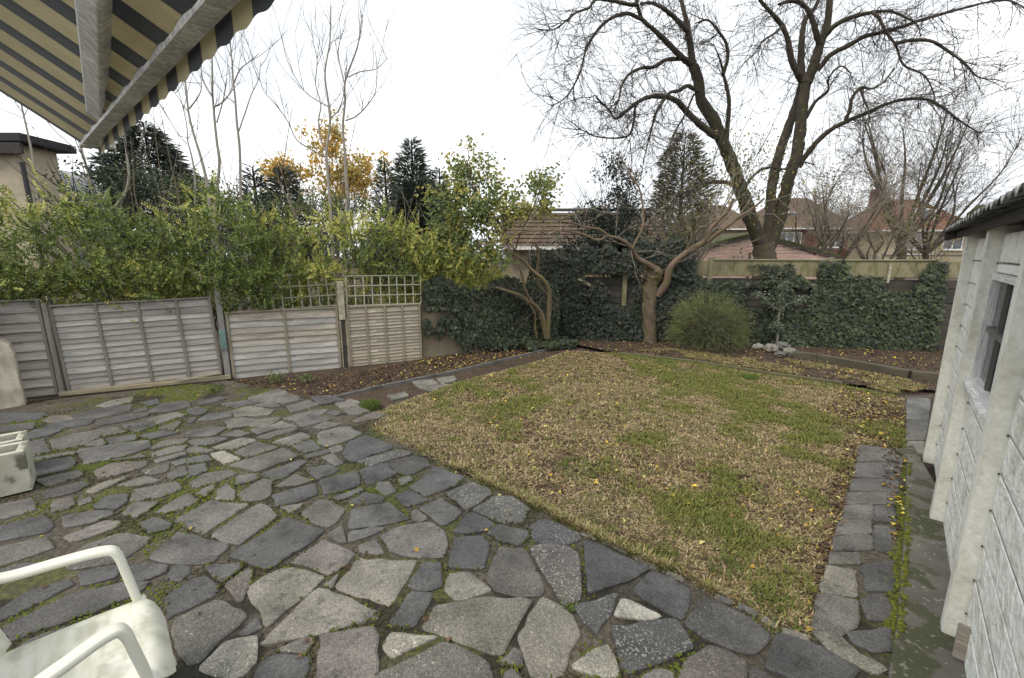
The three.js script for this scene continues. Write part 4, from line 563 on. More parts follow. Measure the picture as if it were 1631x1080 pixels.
{ const b = [2.044,-1.634], t = thing('leaning_plank', 'weathered plank end leaning on the garage wall by the patio', 'plank', [b[0], 0.048, b[1]]); const m = local('plank', worldUV(box(0.03, 0.16, 0.09, 0, 0.08, 0, 0.005)), wood(0.26, 0.23, 0.19), t); m.rotation.y = 0.8; m.rotation.z = -0.12; }

// ---------- garden chair ----------
function sweep(pts, w, h, seg = 40) {   // rounded flat bar along a curve; w sideways, h thick
  const cv = new THREE.CatmullRomCurve3(pts.map(p => V(...p)), false, 'centripetal'), N = 12, pos = [], idx = [];
  for (let i = 0; i <= seg; i++) { const p = cv.getPoint(i / seg), t = cv.getTangent(i / seg), side = V(0, 0, 1).sub(t.clone().multiplyScalar(t.z)).normalize(), up = side.clone().cross(t).normalize(); for (let k = 0; k < N; k++) { const a = k / N * 6.2832, c = Math.cos(a), s = Math.sin(a), e = 0.55, x = Math.sign(c) * Math.pow(Math.abs(c), e) * w / 2, y = Math.sign(s) * Math.pow(Math.abs(s), e) * h / 2; pos.push(p.x + side.x * x + up.x * y, p.y + side.y * x + up.y * y, p.z + side.z * x + up.z * y); } }
  for (let i = 0; i < seg; i++) for (let k = 0; k < N; k++) { const a = i * N + k, b = i * N + (k + 1) % N; idx.push(a, b, a + N, b, b + N, a + N); }
  for (let k = 1; k < N - 1; k++) { idx.push(0, k + 1, k); idx.push(seg * N, seg * N + k, seg * N + k + 1); }
  const g = new THREE.BufferGeometry(); g.setAttribute('position', new THREE.Float32BufferAttribute(pos, 3)); g.setIndex(idx); g.computeVertexNormals(); return g;
}
{
  const t = thing('garden_chair', 'stained white plastic garden armchair in the lower left corner', 'chair', [-1.536, 0.012, -1.297]); t.rotation.y = 0.763;
  const pm = std({ map: tex(512, (u, v) => { const f = fbm(u * 5, v * 5, 5, 5, 171), g = fbm(u * 30, v * 8, 30, 3, 172), d = smooth(0.5, 0.75, fbm(u * 12, v * 12, 12, 4, 173)); return mix([0.92, 0.92, 0.885], [0.81, 0.81, 0.735], smooth(0.35, 0.8, f * 0.5 + g * 0.5)).map((x, i) => x * (1 - 0.10 * d)); }), color: C(0.92, 0.92, 0.90), roughness: 0.5 });
  const thick = (f, nu, nv, th) => { const pos = [], idx = [], uv = []; for (const o of [0, 1]) for (let i = 0; i <= nu; i++) for (let j = 0; j <= nv; j++) { const p = f(i / nu, j / nv); pos.push(p[0] - (o ? th[0] : 0), p[1] - (o ? th[1] : 0), p[2]); uv.push(p[0] * 1.6 + p[1], p[2] * 1.6); } const W = nv + 1, B = (nu + 1) * W; for (let i = 0; i < nu; i++) for (let j = 0; j < nv; j++) { const a = i * W + j; idx.push(a, a + 1, a + W, a + 1, a + W + 1, a + W, B + a, B + a + W, B + a + 1, B + a + 1, B + a + W, B + a + W + 1); } const rim = []; for (let j = 0; j <= nv; j++) rim.push(j); for (let i = 1; i <= nu; i++) rim.push(i * W + nv); for (let j = nv - 1; j >= 0; j--) rim.push(nu * W + j); for (let i = nu - 1; i > 0; i--) rim.push(i * W); rim.forEach((a, k) => { const b = rim[(k + 1) % rim.length]; idx.push(a, B + a, b, b, B + a, B + b); }); const g = new THREE.BufferGeometry(); g.setAttribute('position', new THREE.Float32BufferAttribute(pos, 3)); g.setAttribute('uv', new THREE.Float32BufferAttribute(uv, 2)); g.setIndex(idx); g.computeVertexNormals(); return g; };
  // seat: dished, rounded front rolling down
  local('seat', thick((a, b) => { const x = -0.24 + 0.50 * a, z0 = (b - 0.5) * 2, hw = 0.235 + 0.02 * Math.sin(a * 3.14), z = Math.sign(z0) * Math.pow(Math.abs(z0), 0.9) * hw * (a > 0.86 ? 1 - 0.35 * Math.pow((a - 0.86) / 0.14, 2) : 1), roll = a > 0.8 ? -0.085 * Math.pow((a - 0.8) / 0.2, 2) : 0, dish = -0.016 * (1 - z0 * z0) * Math.sin(a * 3.14), e = -0.03 * Math.pow(Math.abs(z0), 8); return [x - (roll < 0 ? 0.02 * Math.pow((a - 0.8) / 0.2, 3) : 0), 0.425 + roll + dish + e + 0.012 * (1 - a), z]; }, 26, 22, [0, 0.012]), pm, t);
  for (const s of [-1, 1]) {
    local('armrest', sweep([[-0.30, 0.70, 0.33 * s], [-0.24, 0.645, 0.375 * s], [-0.17, 0.630, 0.372 * s], [-0.02, 0.645, 0.32 * s], [0.085, 0.655, 0.275 * s], [0.118, 0.648, 0.263 * s], [0.132, 0.622, 0.259 * s], [0.145, 0.54, 0.252 * s], [0.162, 0.42, 0.243 * s], [0.17, 0.36, 0.245 * s]], 0.052, 0.03, 60), pm, t);
    local('leg', sweep([[0.17, 0.40, 0.235 * s], [0.20, 0.2, 0.25 * s], [0.23, 0.0, 0.268 * s]], 0.055, 0.045, 10), pm, t);
    local('leg', sweep([[-0.22, 0.42, 0.22 * s], [-0.29, 0.2, 0.235 * s], [-0.36, 0.0, 0.25 * s]], 0.055, 0.045, 10), pm, t);
  }
  local('backrest', thick((a, b) => { const z = (b - 0.5) * (0.5 + 0.06 * Math.sin(a * 3)), y = 0.43 + 0.42 * a; return [-0.235 - 0.12 * a + 0.05 * Math.pow((b - 0.5) * 2, 2), y, z * (a > 0.9 ? 1 - 3 * (a - 0.9) : 1)]; }, 14, 14, [0.012, 0]), pm, t);
}
// ---------- concrete troughs ----------
function trough(label, b, yaw, L, W, Hh) {
  const t = thing('concrete_trough', label, 'planter', [b[0], 0.014, b[1]]); t.rotation.y = yaw; const w = 0.035, cm = std({ map: tex(512, (u, v) => { const f = fbm(u * 6, v * 6, 6, 5, 181), d = smooth(0.52, 0.72, fbm(u * 9, v * 9, 9, 6, 182 + Math.round(L * 10))), e = smooth(0.5, 0.7, fbm(u * 4, v * 4, 4, 3, 184)); return mix(mix([0.76, 0.755, 0.70], [0.62, 0.615, 0.55], f), [0.27, 0.265, 0.23], d * 0.7).map((x, i) => x * (1 - 0.15 * e * (i === 2 ? 1 : 0))); }), bumpMap: lumpBump, bumpScale: 0.006 });
  const s = new THREE.Shape([[0, 0], [0, W], [-L, W], [-L, 0]].map(p => new THREE.Vector2(...p))), h = new THREE.Path([[-w, w], [-L + w, w], [-L + w, W - w], [-w, W - w]].map(p => new THREE.Vector2(...p))); s.holes.push(h);
  const g = new THREE.ExtrudeGeometry(s, { depth: Hh, bevelEnabled: true, bevelSize: 0.006, bevelThickness: 0.006, bevelSegments: 2 }); g.rotateX(-Math.PI / 2); g.translate(0, 0.006, 0);
  local('trough', worldUV(g), cm, t); local('soil', box(L - 2 * w, 0.02, W - 2 * w, -L / 2, Hh - 0.07, -W / 2), soilMat, t); local('base', box(L - 0.02, 0.02, W - 0.02, -L / 2, 0.012, -W / 2), cm, t);
}
trough('square ended concrete trough with black stains nearest the chair', [-3.81, -3.14], 0.74, 0.62, 0.27, 0.32);
trough('concrete trough standing behind the stained one', [-4.11, -3.40], 0.74, 0.55, 0.26, 0.30);

// ---------- awning overhead ----------
{
  const C0 = [-2.40, 0, -2.62], Rv = V(0.765, 0, 0.644).normalize(), Sv = V(-0.79, 0.50, 0.10).normalize(), Nv = Rv.clone().cross(Sv).normalize(), Y = 2.5, o = V(C0[0], Y, C0[2]);
  const t = thing('awning', 'retractable striped patio awning with a grey arm overhead at left', 'awning', [o.x, 0, o.z]);
  const P = (a, b, n = 0) => o.clone().addScaledVector(Rv, a).addScaledVector(Sv, b).addScaledVector(Nv, n);
  const W = 3.5, D = 2.4, per = 0.26;
  const grid = (f, nu, nv) => { const pos = [], uv = [], idx = []; for (let i = 0; i <= nu; i++) for (let j = 0; j <= nv; j++) { const r = f(i / nu, j / nv); pos.push(r[0].x, r[0].y, r[0].z); uv.push(r[1], r[2]); } for (let i = 0; i < nu; i++) for (let j = 0; j < nv; j++) { const a = i * (nv + 1) + j; idx.push(a, a + 1, a + nv + 1, a + 1, a + nv + 2, a + nv + 1); } const g = new THREE.BufferGeometry(); g.setAttribute('position', new THREE.Float32BufferAttribute(pos, 3)); g.setAttribute('uv', new THREE.Float32BufferAttribute(uv, 2)); g.setIndex(idx); g.computeVertexNormals(); return g; };
  // dyed stripes along u, woven mottling
  const stripe = tex(512, (u, v) => { const w = fbm(u * 60, v * 60, 60, 2, 201), m = fbm(u * 9, v * 9, 9, 4, 202), e = 0.5 + 0.004 * (w - 0.5); return u < e ? mix([0.17, 0.19, 0.20], [0.22, 0.24, 0.25], w) : mix([0.60, 0.55, 0.40], [0.73, 0.69, 0.54], m * 0.6 + w * 0.4); });
  const cloth = new THREE.MeshPhysicalMaterial({ map: stripe, roughness: 0.95, transmission: 0.22, thickness: 0, side: THREE.DoubleSide });
  part('canopy', grid((a, b) => [P(a * W, b * D, 0.05 - 0.05 * Math.sin(b * 3.14) + 0.004 * Math.sin(a * W / per * 6.28)), a * W / per + 0.2, b * D], 120, 14), cloth, t);
  const rail = (h0, h1, d0, d1) => { const g = new THREE.BoxGeometry(W + 0.06, h1 - h0, d1 - d0), m = new THREE.Matrix4().makeBasis(Rv, V(0, 1, 0), Rv.clone().cross(V(0, 1, 0))); g.applyMatrix4(m); const c = P(W / 2 - 0.03, 0); g.translate(c.x, Y + (h0 + h1) / 2, c.z); const off = Rv.clone().cross(V(0, 1, 0)).multiplyScalar((d0 + d1) / 2); g.translate(off.x, 0, off.z); return worldUV(g); };
  const metal = std({ map: grainTex, color: C(0.95, 0.94, 0.90), roughness: 0.5 });
  part('front_rail', mergeGeometries([rail(-0.03, 0.05, -0.036, 0.036), rail(-0.055, -0.032, -0.02, 0.034), rail(0.052, 0.085, -0.026, 0.026)]), metal, t);
  const out = Rv.clone().cross(V(0, 1, 0));   // valance on the outer side, same dyed stripes
  const sgn = out.z < 0 ? 1 : -1;
  part('valance', grid((a, b) => { const p = P(a * W, 0); return [V(p.x + out.x * 0.0385 * sgn, Y + 0.03 - b * (0.125 + 0.005 * Math.sin(a * W / per * 12.566)), p.z + out.z * 0.0385 * sgn), a * W / per + 0.2, b * 0.2]; }, 240, 3), cloth, t);
  const e0 = V(...[-2.32,2.47,-2.6]), e1 = V(...[-1.03,2.55,-1.22]), L = e0.distanceTo(e1), ag = new RoundedBoxGeometry(0.072, L, 0.05, 2, 0.012); ag.applyQuaternion(new THREE.Quaternion().setFromUnitVectors(V(0, 1, 0), e1.clone().sub(e0).normalize())); ag.translate((e0.x + e1.x) / 2, (e0.y + e1.y) / 2, (e0.z + e1.z) / 2);
  part('folding_arm', worldUV(ag), metal, t);
  const kn = new RoundedBoxGeometry(0.11, 0.07, 0.1, 2, 0.01); kn.translate(e0.x, e0.y + 0.0, e0.z); part('arm_bracket', worldUV(kn), metal, t);
}

// ---------- back fence ----------
const BA = [0.9, -9.65], BDn = [0.9815, 0.1914], backYaw = Math.atan2(-0.1914, 0.9815);
const bp = (s, off = 0) => [BA[0] + BDn[0] * s - 0.1914 * off, BA[1] + BDn[1] * s + 0.9815 * off];
{
  const PS = [-0.2, 1.55, 3.24, 5.42, 7.2, 9.1], where = ['in the dark corner behind the multi-stemmed shrub', 'behind the pollarded tree', 'behind the round bush', 'behind the silvery shrub at the middle', 'next to the garage corner'];
  const conc = std({ map: tex(512, (u, v) => { const f = fbm(u * 5, v * 5, 5, 5, 211), s = smooth(0.5, 0.7, fbm(u * 16, v * 5, 16, 4, 212)); return mix(mix([0.56, 0.53, 0.43], [0.46, 0.44, 0.34], f), [0.36, 0.37, 0.22], s * 0.6); }), bumpMap: fineBump, bumpScale: 0.005 });
  const dark = [wood(0.05, 0.045, 0.038), wood(0.065, 0.056, 0.045), wood(0.04, 0.037, 0.034)];
  for (let i = 0; i < 5; i++) {
    const s0 = PS[i] + 0.05, s1 = PS[i + 1] - 0.05, b = bp(s0), w = s1 - s0, t = thing('board_fence', 'dark board fence with pale top rail ' + where[i], 'fence', [b[0], -0.04, b[1]], 'bays of the back fence'); t.rotation.y = backYaw;
    const g = worldUV(box(w, 0.15, 0.02, w / 2, 0, 0, 0.004)); for (let r = 0; r < 10; r++) { const m = local('board', g, pick(dark), t); m.position.y = 0.08 + r * 0.138; m.position.z = gauss() * 0.004; m.rotation.x = -0.08; }
    local('top_rail', worldUV(box(w + 0.01, 0.31, 0.05, w / 2, 1.60, 0.03, 0.01)), conc, t);
    if (i === 2 || i === 3) local('coping', worldUV(box(w + 0.02, 0.03, 0.1, w / 2, 1.772, 0.03, 0.008)), wood(0.2, 0.2, 0.12), t);
    if (i === 2) local('shelf_board', worldUV(box(1.5, 0.05, 0.06, 1.45, 1.29, 0.06, 0.01)), wood(0.27, 0.26, 0.17), t);
  }
  PS.slice(0, 5).forEach((s, i) => { const b = bp(s, 0.03), t = thing('concrete_post', ['at the dark left corner', 'left of the pollarded tree', 'right of the pollarded tree', 'thickly wrapped in ivy', 'beside the dark gap by the garage'][i].replace(/^/, 'pale concrete fence post '), 'post', [b[0], -0.05, b[1]], 'posts of the back fence'); t.rotation.y = backYaw; local('shaft', worldUV(box(0.095, 1.83, 0.1, 0, 0.915, 0, 0.01)), conc, t); });
  const b = bp(6.42, 0.09), t = thing('batten', 'thin pale batten hanging on the concrete top rail', 'batten', [b[0], 1.3, b[1]]); t.rotation.y = backYaw; local('lath', worldUV(box(0.04, 0.36, 0.02, 0, 0.18, 0, 0.004)), wood(0.36, 0.34, 0.26), t);
  // boards lying in the dark corner
  const plank = (label, a, c, w) => { const p = V(...a), q = V(...c), L = p.distanceTo(q), t = thing('loose_plank', label, 'plank', a); const m = local('plank', worldUV(box(L, w, 0.02, L / 2, 0, 0, 0.004)), wood(0.33, 0.29, 0.2), t); m.quaternion.setFromUnitVectors(V(1, 0, 0), q.sub(p).normalize()); };
  plank('pale plank slanting down in the dark ivy corner', [1.41,1.34,-9.3], [1.78,1.13,-9.25], 0.06); plank('short level plank end in the dark ivy corner', [1.45,1.01,-9.3], [1.65,0.97,-9.3], 0.05);
}

// ---------- climbing and massed foliage ----------
const IVYC = [[0.017, 0.028, 0.010], [0.025, 0.038, 0.013], [0.012, 0.019, 0.008], [0.042, 0.058, 0.022]];
function ivy(label, base, n, fn, cols, stems) {   // fn() -> [Vector3, normal, size]
  const t = thing('ivy', label, 'ivy', base); const items = [];
  for (let i = 0; i < n; i++) { const r = fn(); if (!r) continue; items.push({ p: r[0], q: qFrom(r[1].clone().add(V(0, 0.25, 0)), 0.45), s: (0.45 + 1.0 * Math.pow(rnd(), 1.6)) * (r[2] || 1), c: vary(pick(cols), 0.32) }); }
  const f = inst('foliage', IVY, glossLeafMat, items, t);
  if (stems) { const T = twigSet(); for (const [a, b] of stems) twig(T, a, b.clone().sub(a).normalize(), a.distanceTo(b), 0.018, 1, { curl: 0.15, up: 0.1, kids: 3, spread: 0.6 }); part('stems', twigGeo(T), wood(0.13, 0.11, 0.08), t, true); }
  return t;
}
const fenceN = V(0.4283, 0, 0.9036), backN = V(-0.1914, 0, 0.9815);
ivy('dark glossy ivy covering the low rendered wall', [fp(6.3)[0], 0, fp(6.3)[1]], 9500, () => { const s = rr(4.98, 7.75), y = rr(0.02, 1.05 + 0.5 * fbm(s * 2.3, 4, 1 << 16, 3, 226)), thick = 0.05 + 0.16 * fbm(s * 2, y * 2, 1 << 16, 3, 221); if (s < 5.7 && fbm(s * 4, y * 4, 1 << 16, 3, 222) < 0.56 && y < 0.85) return null; if (y < 0.14 && s < 6.2 && rnd() < 0.7) return null; const a = fp(s, thick * rr(0.3, 1)); return [V(a[0], y, a[1]), fenceN]; }, IVYC, [[V(fp(6)[0], 0, fp(6)[1] + 0.1), V(fp(6)[0], 1.1, fp(6)[1] + 0.1)]]);
ivy('ivy sprawling over the soil at the foot of the rendered wall', [fp(7.4, 0.4)[0], 0, fp(7.4, 0.4)[1]], 900, () => { const s = rr(6.9, 8.0), o = rr(0.1, 0.55), a = fp(s, o); return [V(a[0], rr(0.0, 0.2) * (1 - o), a[1]), V(0, 1, 0.5)]; }, IVYC);
ivy('deep dark ivy filling the corner behind the shrub', [bp(0.9)[0], 0, bp(0.9)[1]], 11000, () => { const s = rr(-0.5, 2.9), y = rr(0, 1.45 + 1.0 * fbm(s * 2.2, 3, 1 << 16, 3, 227)), k = fbm(s * 2, y * 2, 1 << 16, 3, 223); if (s > 0.75 && s < 1.7 && y > 0.75 && y < 1.45 && k < 0.62) return null; const a = bp(s, 0.1 + 0.3 * k * rr(0.4, 1)); return [V(a[0], y, a[1]), backN]; }, [IVYC[0], IVYC[2], [0.012, 0.022, 0.012]]);
ivy('ivy on the back fence between pollarded tree and silvery shrub', [bp(3.4)[0], 0, bp(3.4)[1]], 8500, () => { const s = rr(2.6, 4.75), y = Math.pow(rnd(), 0.9) * 1.62, k = fbm(s * 2, y * 2, 1 << 16, 3, 224); if (s > 3.9 && y > 0.75 && y < 1.2 && k < 0.56) return null; if (y > 1.3 && k < 0.38) return null; const a = bp(s, 0.08 + 0.22 * k * rr(0.4, 1)); return [V(a[0], y, a[1]), backN]; }, IVYC);
ivy('bluish green ivy on the back fence near the garage', [bp(6.2)[0], 0, bp(6.2)[1]], 12000, () => { const s = rr(4.6, 7.35), y = Math.pow(rnd(), 1.25) * 1.7, k = fbm(s * 1.7, y * 1.7, 1 << 16, 3, 225); const lim = 1.3 + 0.4 * smooth(0.4, 0.1, Math.abs(s - 5.45)) + 0.7 * smooth(0.35, 0.05, Math.abs(s - 7.15)) + 1.1 * (k - 0.5); if (y > lim) return null; if (s > 4.75 && s < 5.1 && y > 0.75 && y < 1.2) return null; const a = bp(s, 0.08 + 0.2 * k * rr(0.4, 1)); return [V(a[0], y, a[1]), backN]; }, [...IVYC, [0.04, 0.062, 0.026], [0.05, 0.07, 0.018]], [[V(bp(7.2)[0], 0, bp(7.2)[1] + 0.1), V(bp(7.25)[0], 1.7, bp(7.25)[1] + 0.1)]]);
// clump foliage: leaves gathered round many clump centres
function clumps(items, centres, per, r, cols, size, flat = 1, mat) { for (const [c, tone, n] of centres) { const k = per * rr(0.6, 1.3); for (let i = 0; i < k; i++) { const d = V(gauss(), gauss() * flat, gauss()).multiplyScalar(r); items.push({ p: c.clone().add(d), q: n ? qFrom(n, 0.8) : qRand(), s: size * rr(0.6, 1.3), c: vary(pick(cols[tone]), 0.22) }); } } }
{
  const t = thing('hedge', 'tall yellow variegated hedge rising behind the left fence', 'hedge', [fp(2.2, -0.7)[0], 0, fp(2.2, -0.7)[1]]);
  const G = [[0.12, 0.18, 0.025], [0.17, 0.235, 0.035], [0.07, 0.11, 0.02], [0.23, 0.28, 0.045]], YG = [[0.38, 0.41, 0.06], [0.46, 0.47, 0.10], [0.26, 0.33, 0.05]], Yl = [[0.70, 0.65, 0.20], [0.62, 0.58, 0.15], [0.40, 0.42, 0.08]], cols = [G, YG, Yl];
  const top = s => 2.1 + 0.95 * (fbm(s * 1.5 + 5, 2, 1 << 16, 4, 231) - 0.3) + 0.35 * Math.exp(-Math.pow((s - 1.7) / 0.9, 2)) - 0.9 * smooth(4.7, 6.6, s) + 0.15 * Math.exp(-Math.pow((s - 4.0) / 0.5, 2));
  const cs = []; for (let i = 0; i < 1650; i++) { const s = rr(-2.6, 6.6), T = top(s) + gauss() * 0.12, y = rr(0.55, 1) * 0 + rr(0.75, T), bulge = 0.35 + 0.35 * fbm(s * 1.4, y * 1.4, 1 << 16, 3, 232), low = y < 1.4 ? smooth(0.75, 1.4, y) : 1, o = -0.12 - 0.55 * (1 - low) * 0.2 - rr(0, 0.75) + bulge * 0.45 * smooth(0.95, 1.4, y), a = fp(s, Math.min(o, y < 1.4 && s < 5 ? -0.14 : 9)); if (s > 3.6 && s < 5 && y < 1.5 && o > -0.25) continue; const m = fbm(s * 1.3 + 8, y * 1.6, 1 << 16, 3, 233) + (y > T - 0.35 ? 0.08 : 0); cs.push([V(a[0], y, a[1]), m > 0.565 && rnd() < 0.75 ? 2 : m > 0.46 && rnd() < 0.75 ? 1 : 0, V(0.3, 0.7, 0.75)]); }
  for (let i = 0; i < 380; i++) { const s = rr(-2.2, 3.5), lo = s > 1.95 ? 1.06 : 1.26, y = rr(lo, 1.65); if (s > 2.9 && y < 1.5) continue; const a = fp(s, rr(-0.18, y > lo + 0.1 ? 0.1 : -0.04)); cs.push([V(a[0], y, a[1]), rnd() < 0.35 ? 1 : 0]); }
  const items = [];
  const outw = V(0.4283, 0, 0.9036), Zv = V(0, 0, 1);
  for (const [c, tone] of cs) for (let k = 0; k < 4; k++) {   // leafy shoots, leaves in pairs along each
    const o = c.clone().add(V(gauss() * 0.16, gauss() * 0.14, gauss() * 0.16)), d = outw.clone().multiplyScalar(c.y < 1.4 ? rr(-0.3, 0.4) : rr(0, 0.9)).add(V(gauss() * 0.7, rr(c.y < 1.4 ? 0.1 : -0.25, 1.1), gauss() * 0.5)).normalize(), L = rr(0.14, 0.34), n = Math.round(L / 0.017), sd = V(gauss(), gauss(), gauss()).cross(d).normalize(), ls = rr(0.75, 1.5);
    for (let q = 0; q < n; q++) { const f = q / n, side = q % 2 ? 1 : -1, p = o.clone().addScaledVector(d, L * f), ld = d.clone().multiplyScalar(0.6).addScaledVector(sd, side).add(V(gauss() * 0.3, gauss() * 0.3, gauss() * 0.3)).normalize(), qt = new THREE.Quaternion().setFromUnitVectors(V(0, 1, 0), ld).multiply(qY(gauss() * 0.9)); const tn = tone === 2 ? (f > 0.35 ? 2 : 1) : tone === 1 ? (f > 0.6 ? 1 : 0) : 0; items.push({ p, q: qt, s: ls * (1 - 0.5 * f), c: vary(pick(cols[tn]), 0.2) }); }
  }
  inst('foliage', LEAF, leafMat, items, t);
  const T = twigSet(); for (let i = 0; i < 60; i++) { const s = rr(-2.4, 6.2), a = fp(s, -0.5 - rnd() * 0.4); twig(T, V(a[0], 0, a[1]), V(gauss() * 0.2, 1, gauss() * 0.2).normalize(), rr(1.6, 2.6), 0.02, 1, { curl: 0.18, up: 0.1, kids: 4, spread: 0.5 }); } part('stems', twigGeo(T), wood(0.19, 0.16, 0.11), t, true);
}
// round bush of fine arching shoots
{
  const c = [3.848,-8.38], t = thing('round_bush', 'rounded fine-leaved green bush on the bed beside the pollarded tree', 'bush', [c[0], 0, c[1]]), items = [], T = twigSet();
  for (let i = 0; i < 2600; i++) {   // arching shoots set with fine leaves
    const a = rr(0, 6.283), e = Math.asin(rnd() * 0.98), lump = 0.86 + 0.38 * fbm(a * 1.6, e * 3, 1 << 16, 3, 241), R0 = rr(0.46, 0.70) * lump, d = V(Math.cos(a) * Math.cos(e), Math.sin(e) * 1.25, Math.sin(a) * Math.cos(e)), tone = pick([[0.15, 0.19, 0.05], [0.20, 0.235, 0.065], [0.10, 0.135, 0.04], [0.27, 0.275, 0.09]]); let p = V(c[0], 0.14, c[1]).addScaledVector(d, R0), v = d.clone().add(V(gauss() * 0.3, 0.25, gauss() * 0.3)).normalize();
    const n = 11, step = rr(0.01, 0.017); for (let k = 0; k < n; k++) { v.y -= 0.085; v.normalize(); p = p.clone().addScaledVector(v, step); if (p.y < 0.02) break; const ld = v.clone().add(V(gauss() * 0.8, gauss() * 0.8, gauss() * 0.8)).normalize(); items.push({ p: p.clone(), q: new THREE.Quaternion().setFromUnitVectors(V(0, 1, 0), ld), s: rr(0.25, 0.48), c: vary(tone, 0.2) }); }
  }
  for (let i = 0; i < 5000; i++) { const a = rr(0, 6.283), R1 = rr(0.2, 0.6), h = rr(0.03, 0.75); items.push({ p: V(c[0] + Math.cos(a) * R1, h, c[1] + Math.sin(a) * R1), q: qRand(), s: rr(0.6, 1), c: vary([0.06, 0.085, 0.028], 0.25) }); }
  inst('foliage', NEEDLE, leafMat, items, t); for (let i = 0; i < 60; i++) { const a = rr(0, 6.28); twig(T, V(c[0], 0, c[1]), V(Math.cos(a) * 0.6, 1, Math.sin(a) * 0.6).normalize(), 0.75, 0.008, 1, { curl: 0.2, up: -0.2, kids: 3, spread: 0.5 }); } part('stems', twigGeo(T), wood(0.11, 0.09, 0.06), t, true);
}
// silvery shrub against the fence
{
  const c = [5.664,-9.063], t = thing('silvery_shrub', 'thin grey green shrub with spreading arms against the dark back fence', 'shrub', [c[0], 0, c[1]]), T = twigSet(), items = [], z = c[1];
  for (const L of [[[[5.31,0.11,-8.5],[5.28,0.56,-8.5],[5.28,0.81,-8.5],[5.23,1.06,-8.5]],0.025,0.012], [[[5.27,0.75,-8.5],[5.04,0.9,-8.47],[4.84,1.04,-8.43],[4.71,1.09,-8.4]],0.018,0.006], [[[5.27,0.75,-8.5],[5.41,0.88,-8.47],[5.57,0.94,-8.43],[5.69,1.02,-8.4]],0.018,0.006], [[[5.25,0.93,-8.5],[5.29,1.12,-8.5],[5.32,1.3,-8.5]],0.012,0.006], [[[5.31,0.31,-8.5],[5.22,0.42,-8.45],[5.23,0.48,-8.4]],0.012,0.006]]) { const cv = new THREE.CatmullRomCurve3(L[0].map(p => V(...p))); part('stem', limbGeo(L[0], L[1], L[2], 5), wood(0.2, 0.19, 0.15), t); for (let i = 0; i < 260; i++) { const q = cv.getPoint(Math.pow(rnd(), 0.6)); items.push({ p: q.add(V(gauss() * 0.09, gauss() * 0.06, gauss() * 0.09)), q: qRand(), s: rr(0.4, 0.8), c: vary(pick([[0.16, 0.20, 0.14], [0.22, 0.26, 0.18], [0.11, 0.15, 0.09]]), 0.2) }); } }
  inst('foliage', GLOSS, leafMat, items, t);
}
// ferny weeds by the fence foot
[[[-3.529,-6.244], 'small leafy weed under the middle of the plain grey panel'], [[-3.072,-6.212], 'leafy weed sprouting beside the batten foot of the plain grey panel'], [[-4.02,-5.645], 'tiny weed at the patio corner below the turquoise sleeve']].forEach(([c, l], k) => { const t = thing('weed', l, 'weed', [c[0], -0.03, c[1]]), it = []; for (let i = 0; i < 90; i++) it.push({ p: V(c[0] + gauss() * 0.1, rr(0, 0.09), c[1] + gauss() * 0.06), q: qRand(), s: rr(0.6, 1.1), c: vary([0.12, 0.18, 0.03], 0.2) }); inst('leaves', LEAF, leafMat, it, t); });

// ---------- trees ----------
const barkTex = tex(512, (u, v) => { const f = fbm(u * 10, v * 5, 10, 5, 251), r = fbm(u * 40, v * 8, 40, 3, 252), m = smooth(0.5, 0.68, fbm(u * 6, v * 6, 6, 4, 253)); return mix(mix([0.40, 0.36, 0.31], [0.24, 0.215, 0.19], f * 0.5 + r * 0.5), [0.33, 0.34, 0.20], m * 0.55); });
const barkBump = tex(512, (u, v) => fbm(u * 30, v * 7, 30, 4, 254), false);
const bark = (r, g, b) => std({ map: barkTex, color: C(r, g, b), bumpMap: barkBump, bumpScale: 0.012, roughness: 0.95 });
const barkDark = bark(0.66, 0.66, 0.66), barkGrey = bark(0.9, 0.9, 0.88), barkPink = bark(1.75, 1.55, 1.42), barkPale = std({ color: C(0.30, 0.275, 0.235), roughness: 0.95, bumpMap: fineBump, bumpScale: 0.004 });
const twigDark = std({ color: C(0.055, 0.048, 0.04), roughness: 1 }), twigGrey = std({ color: C(0.13, 0.115, 0.10), roughness: 1 }), twigPale = std({ color: C(0.30, 0.26, 0.21), roughness: 1 });
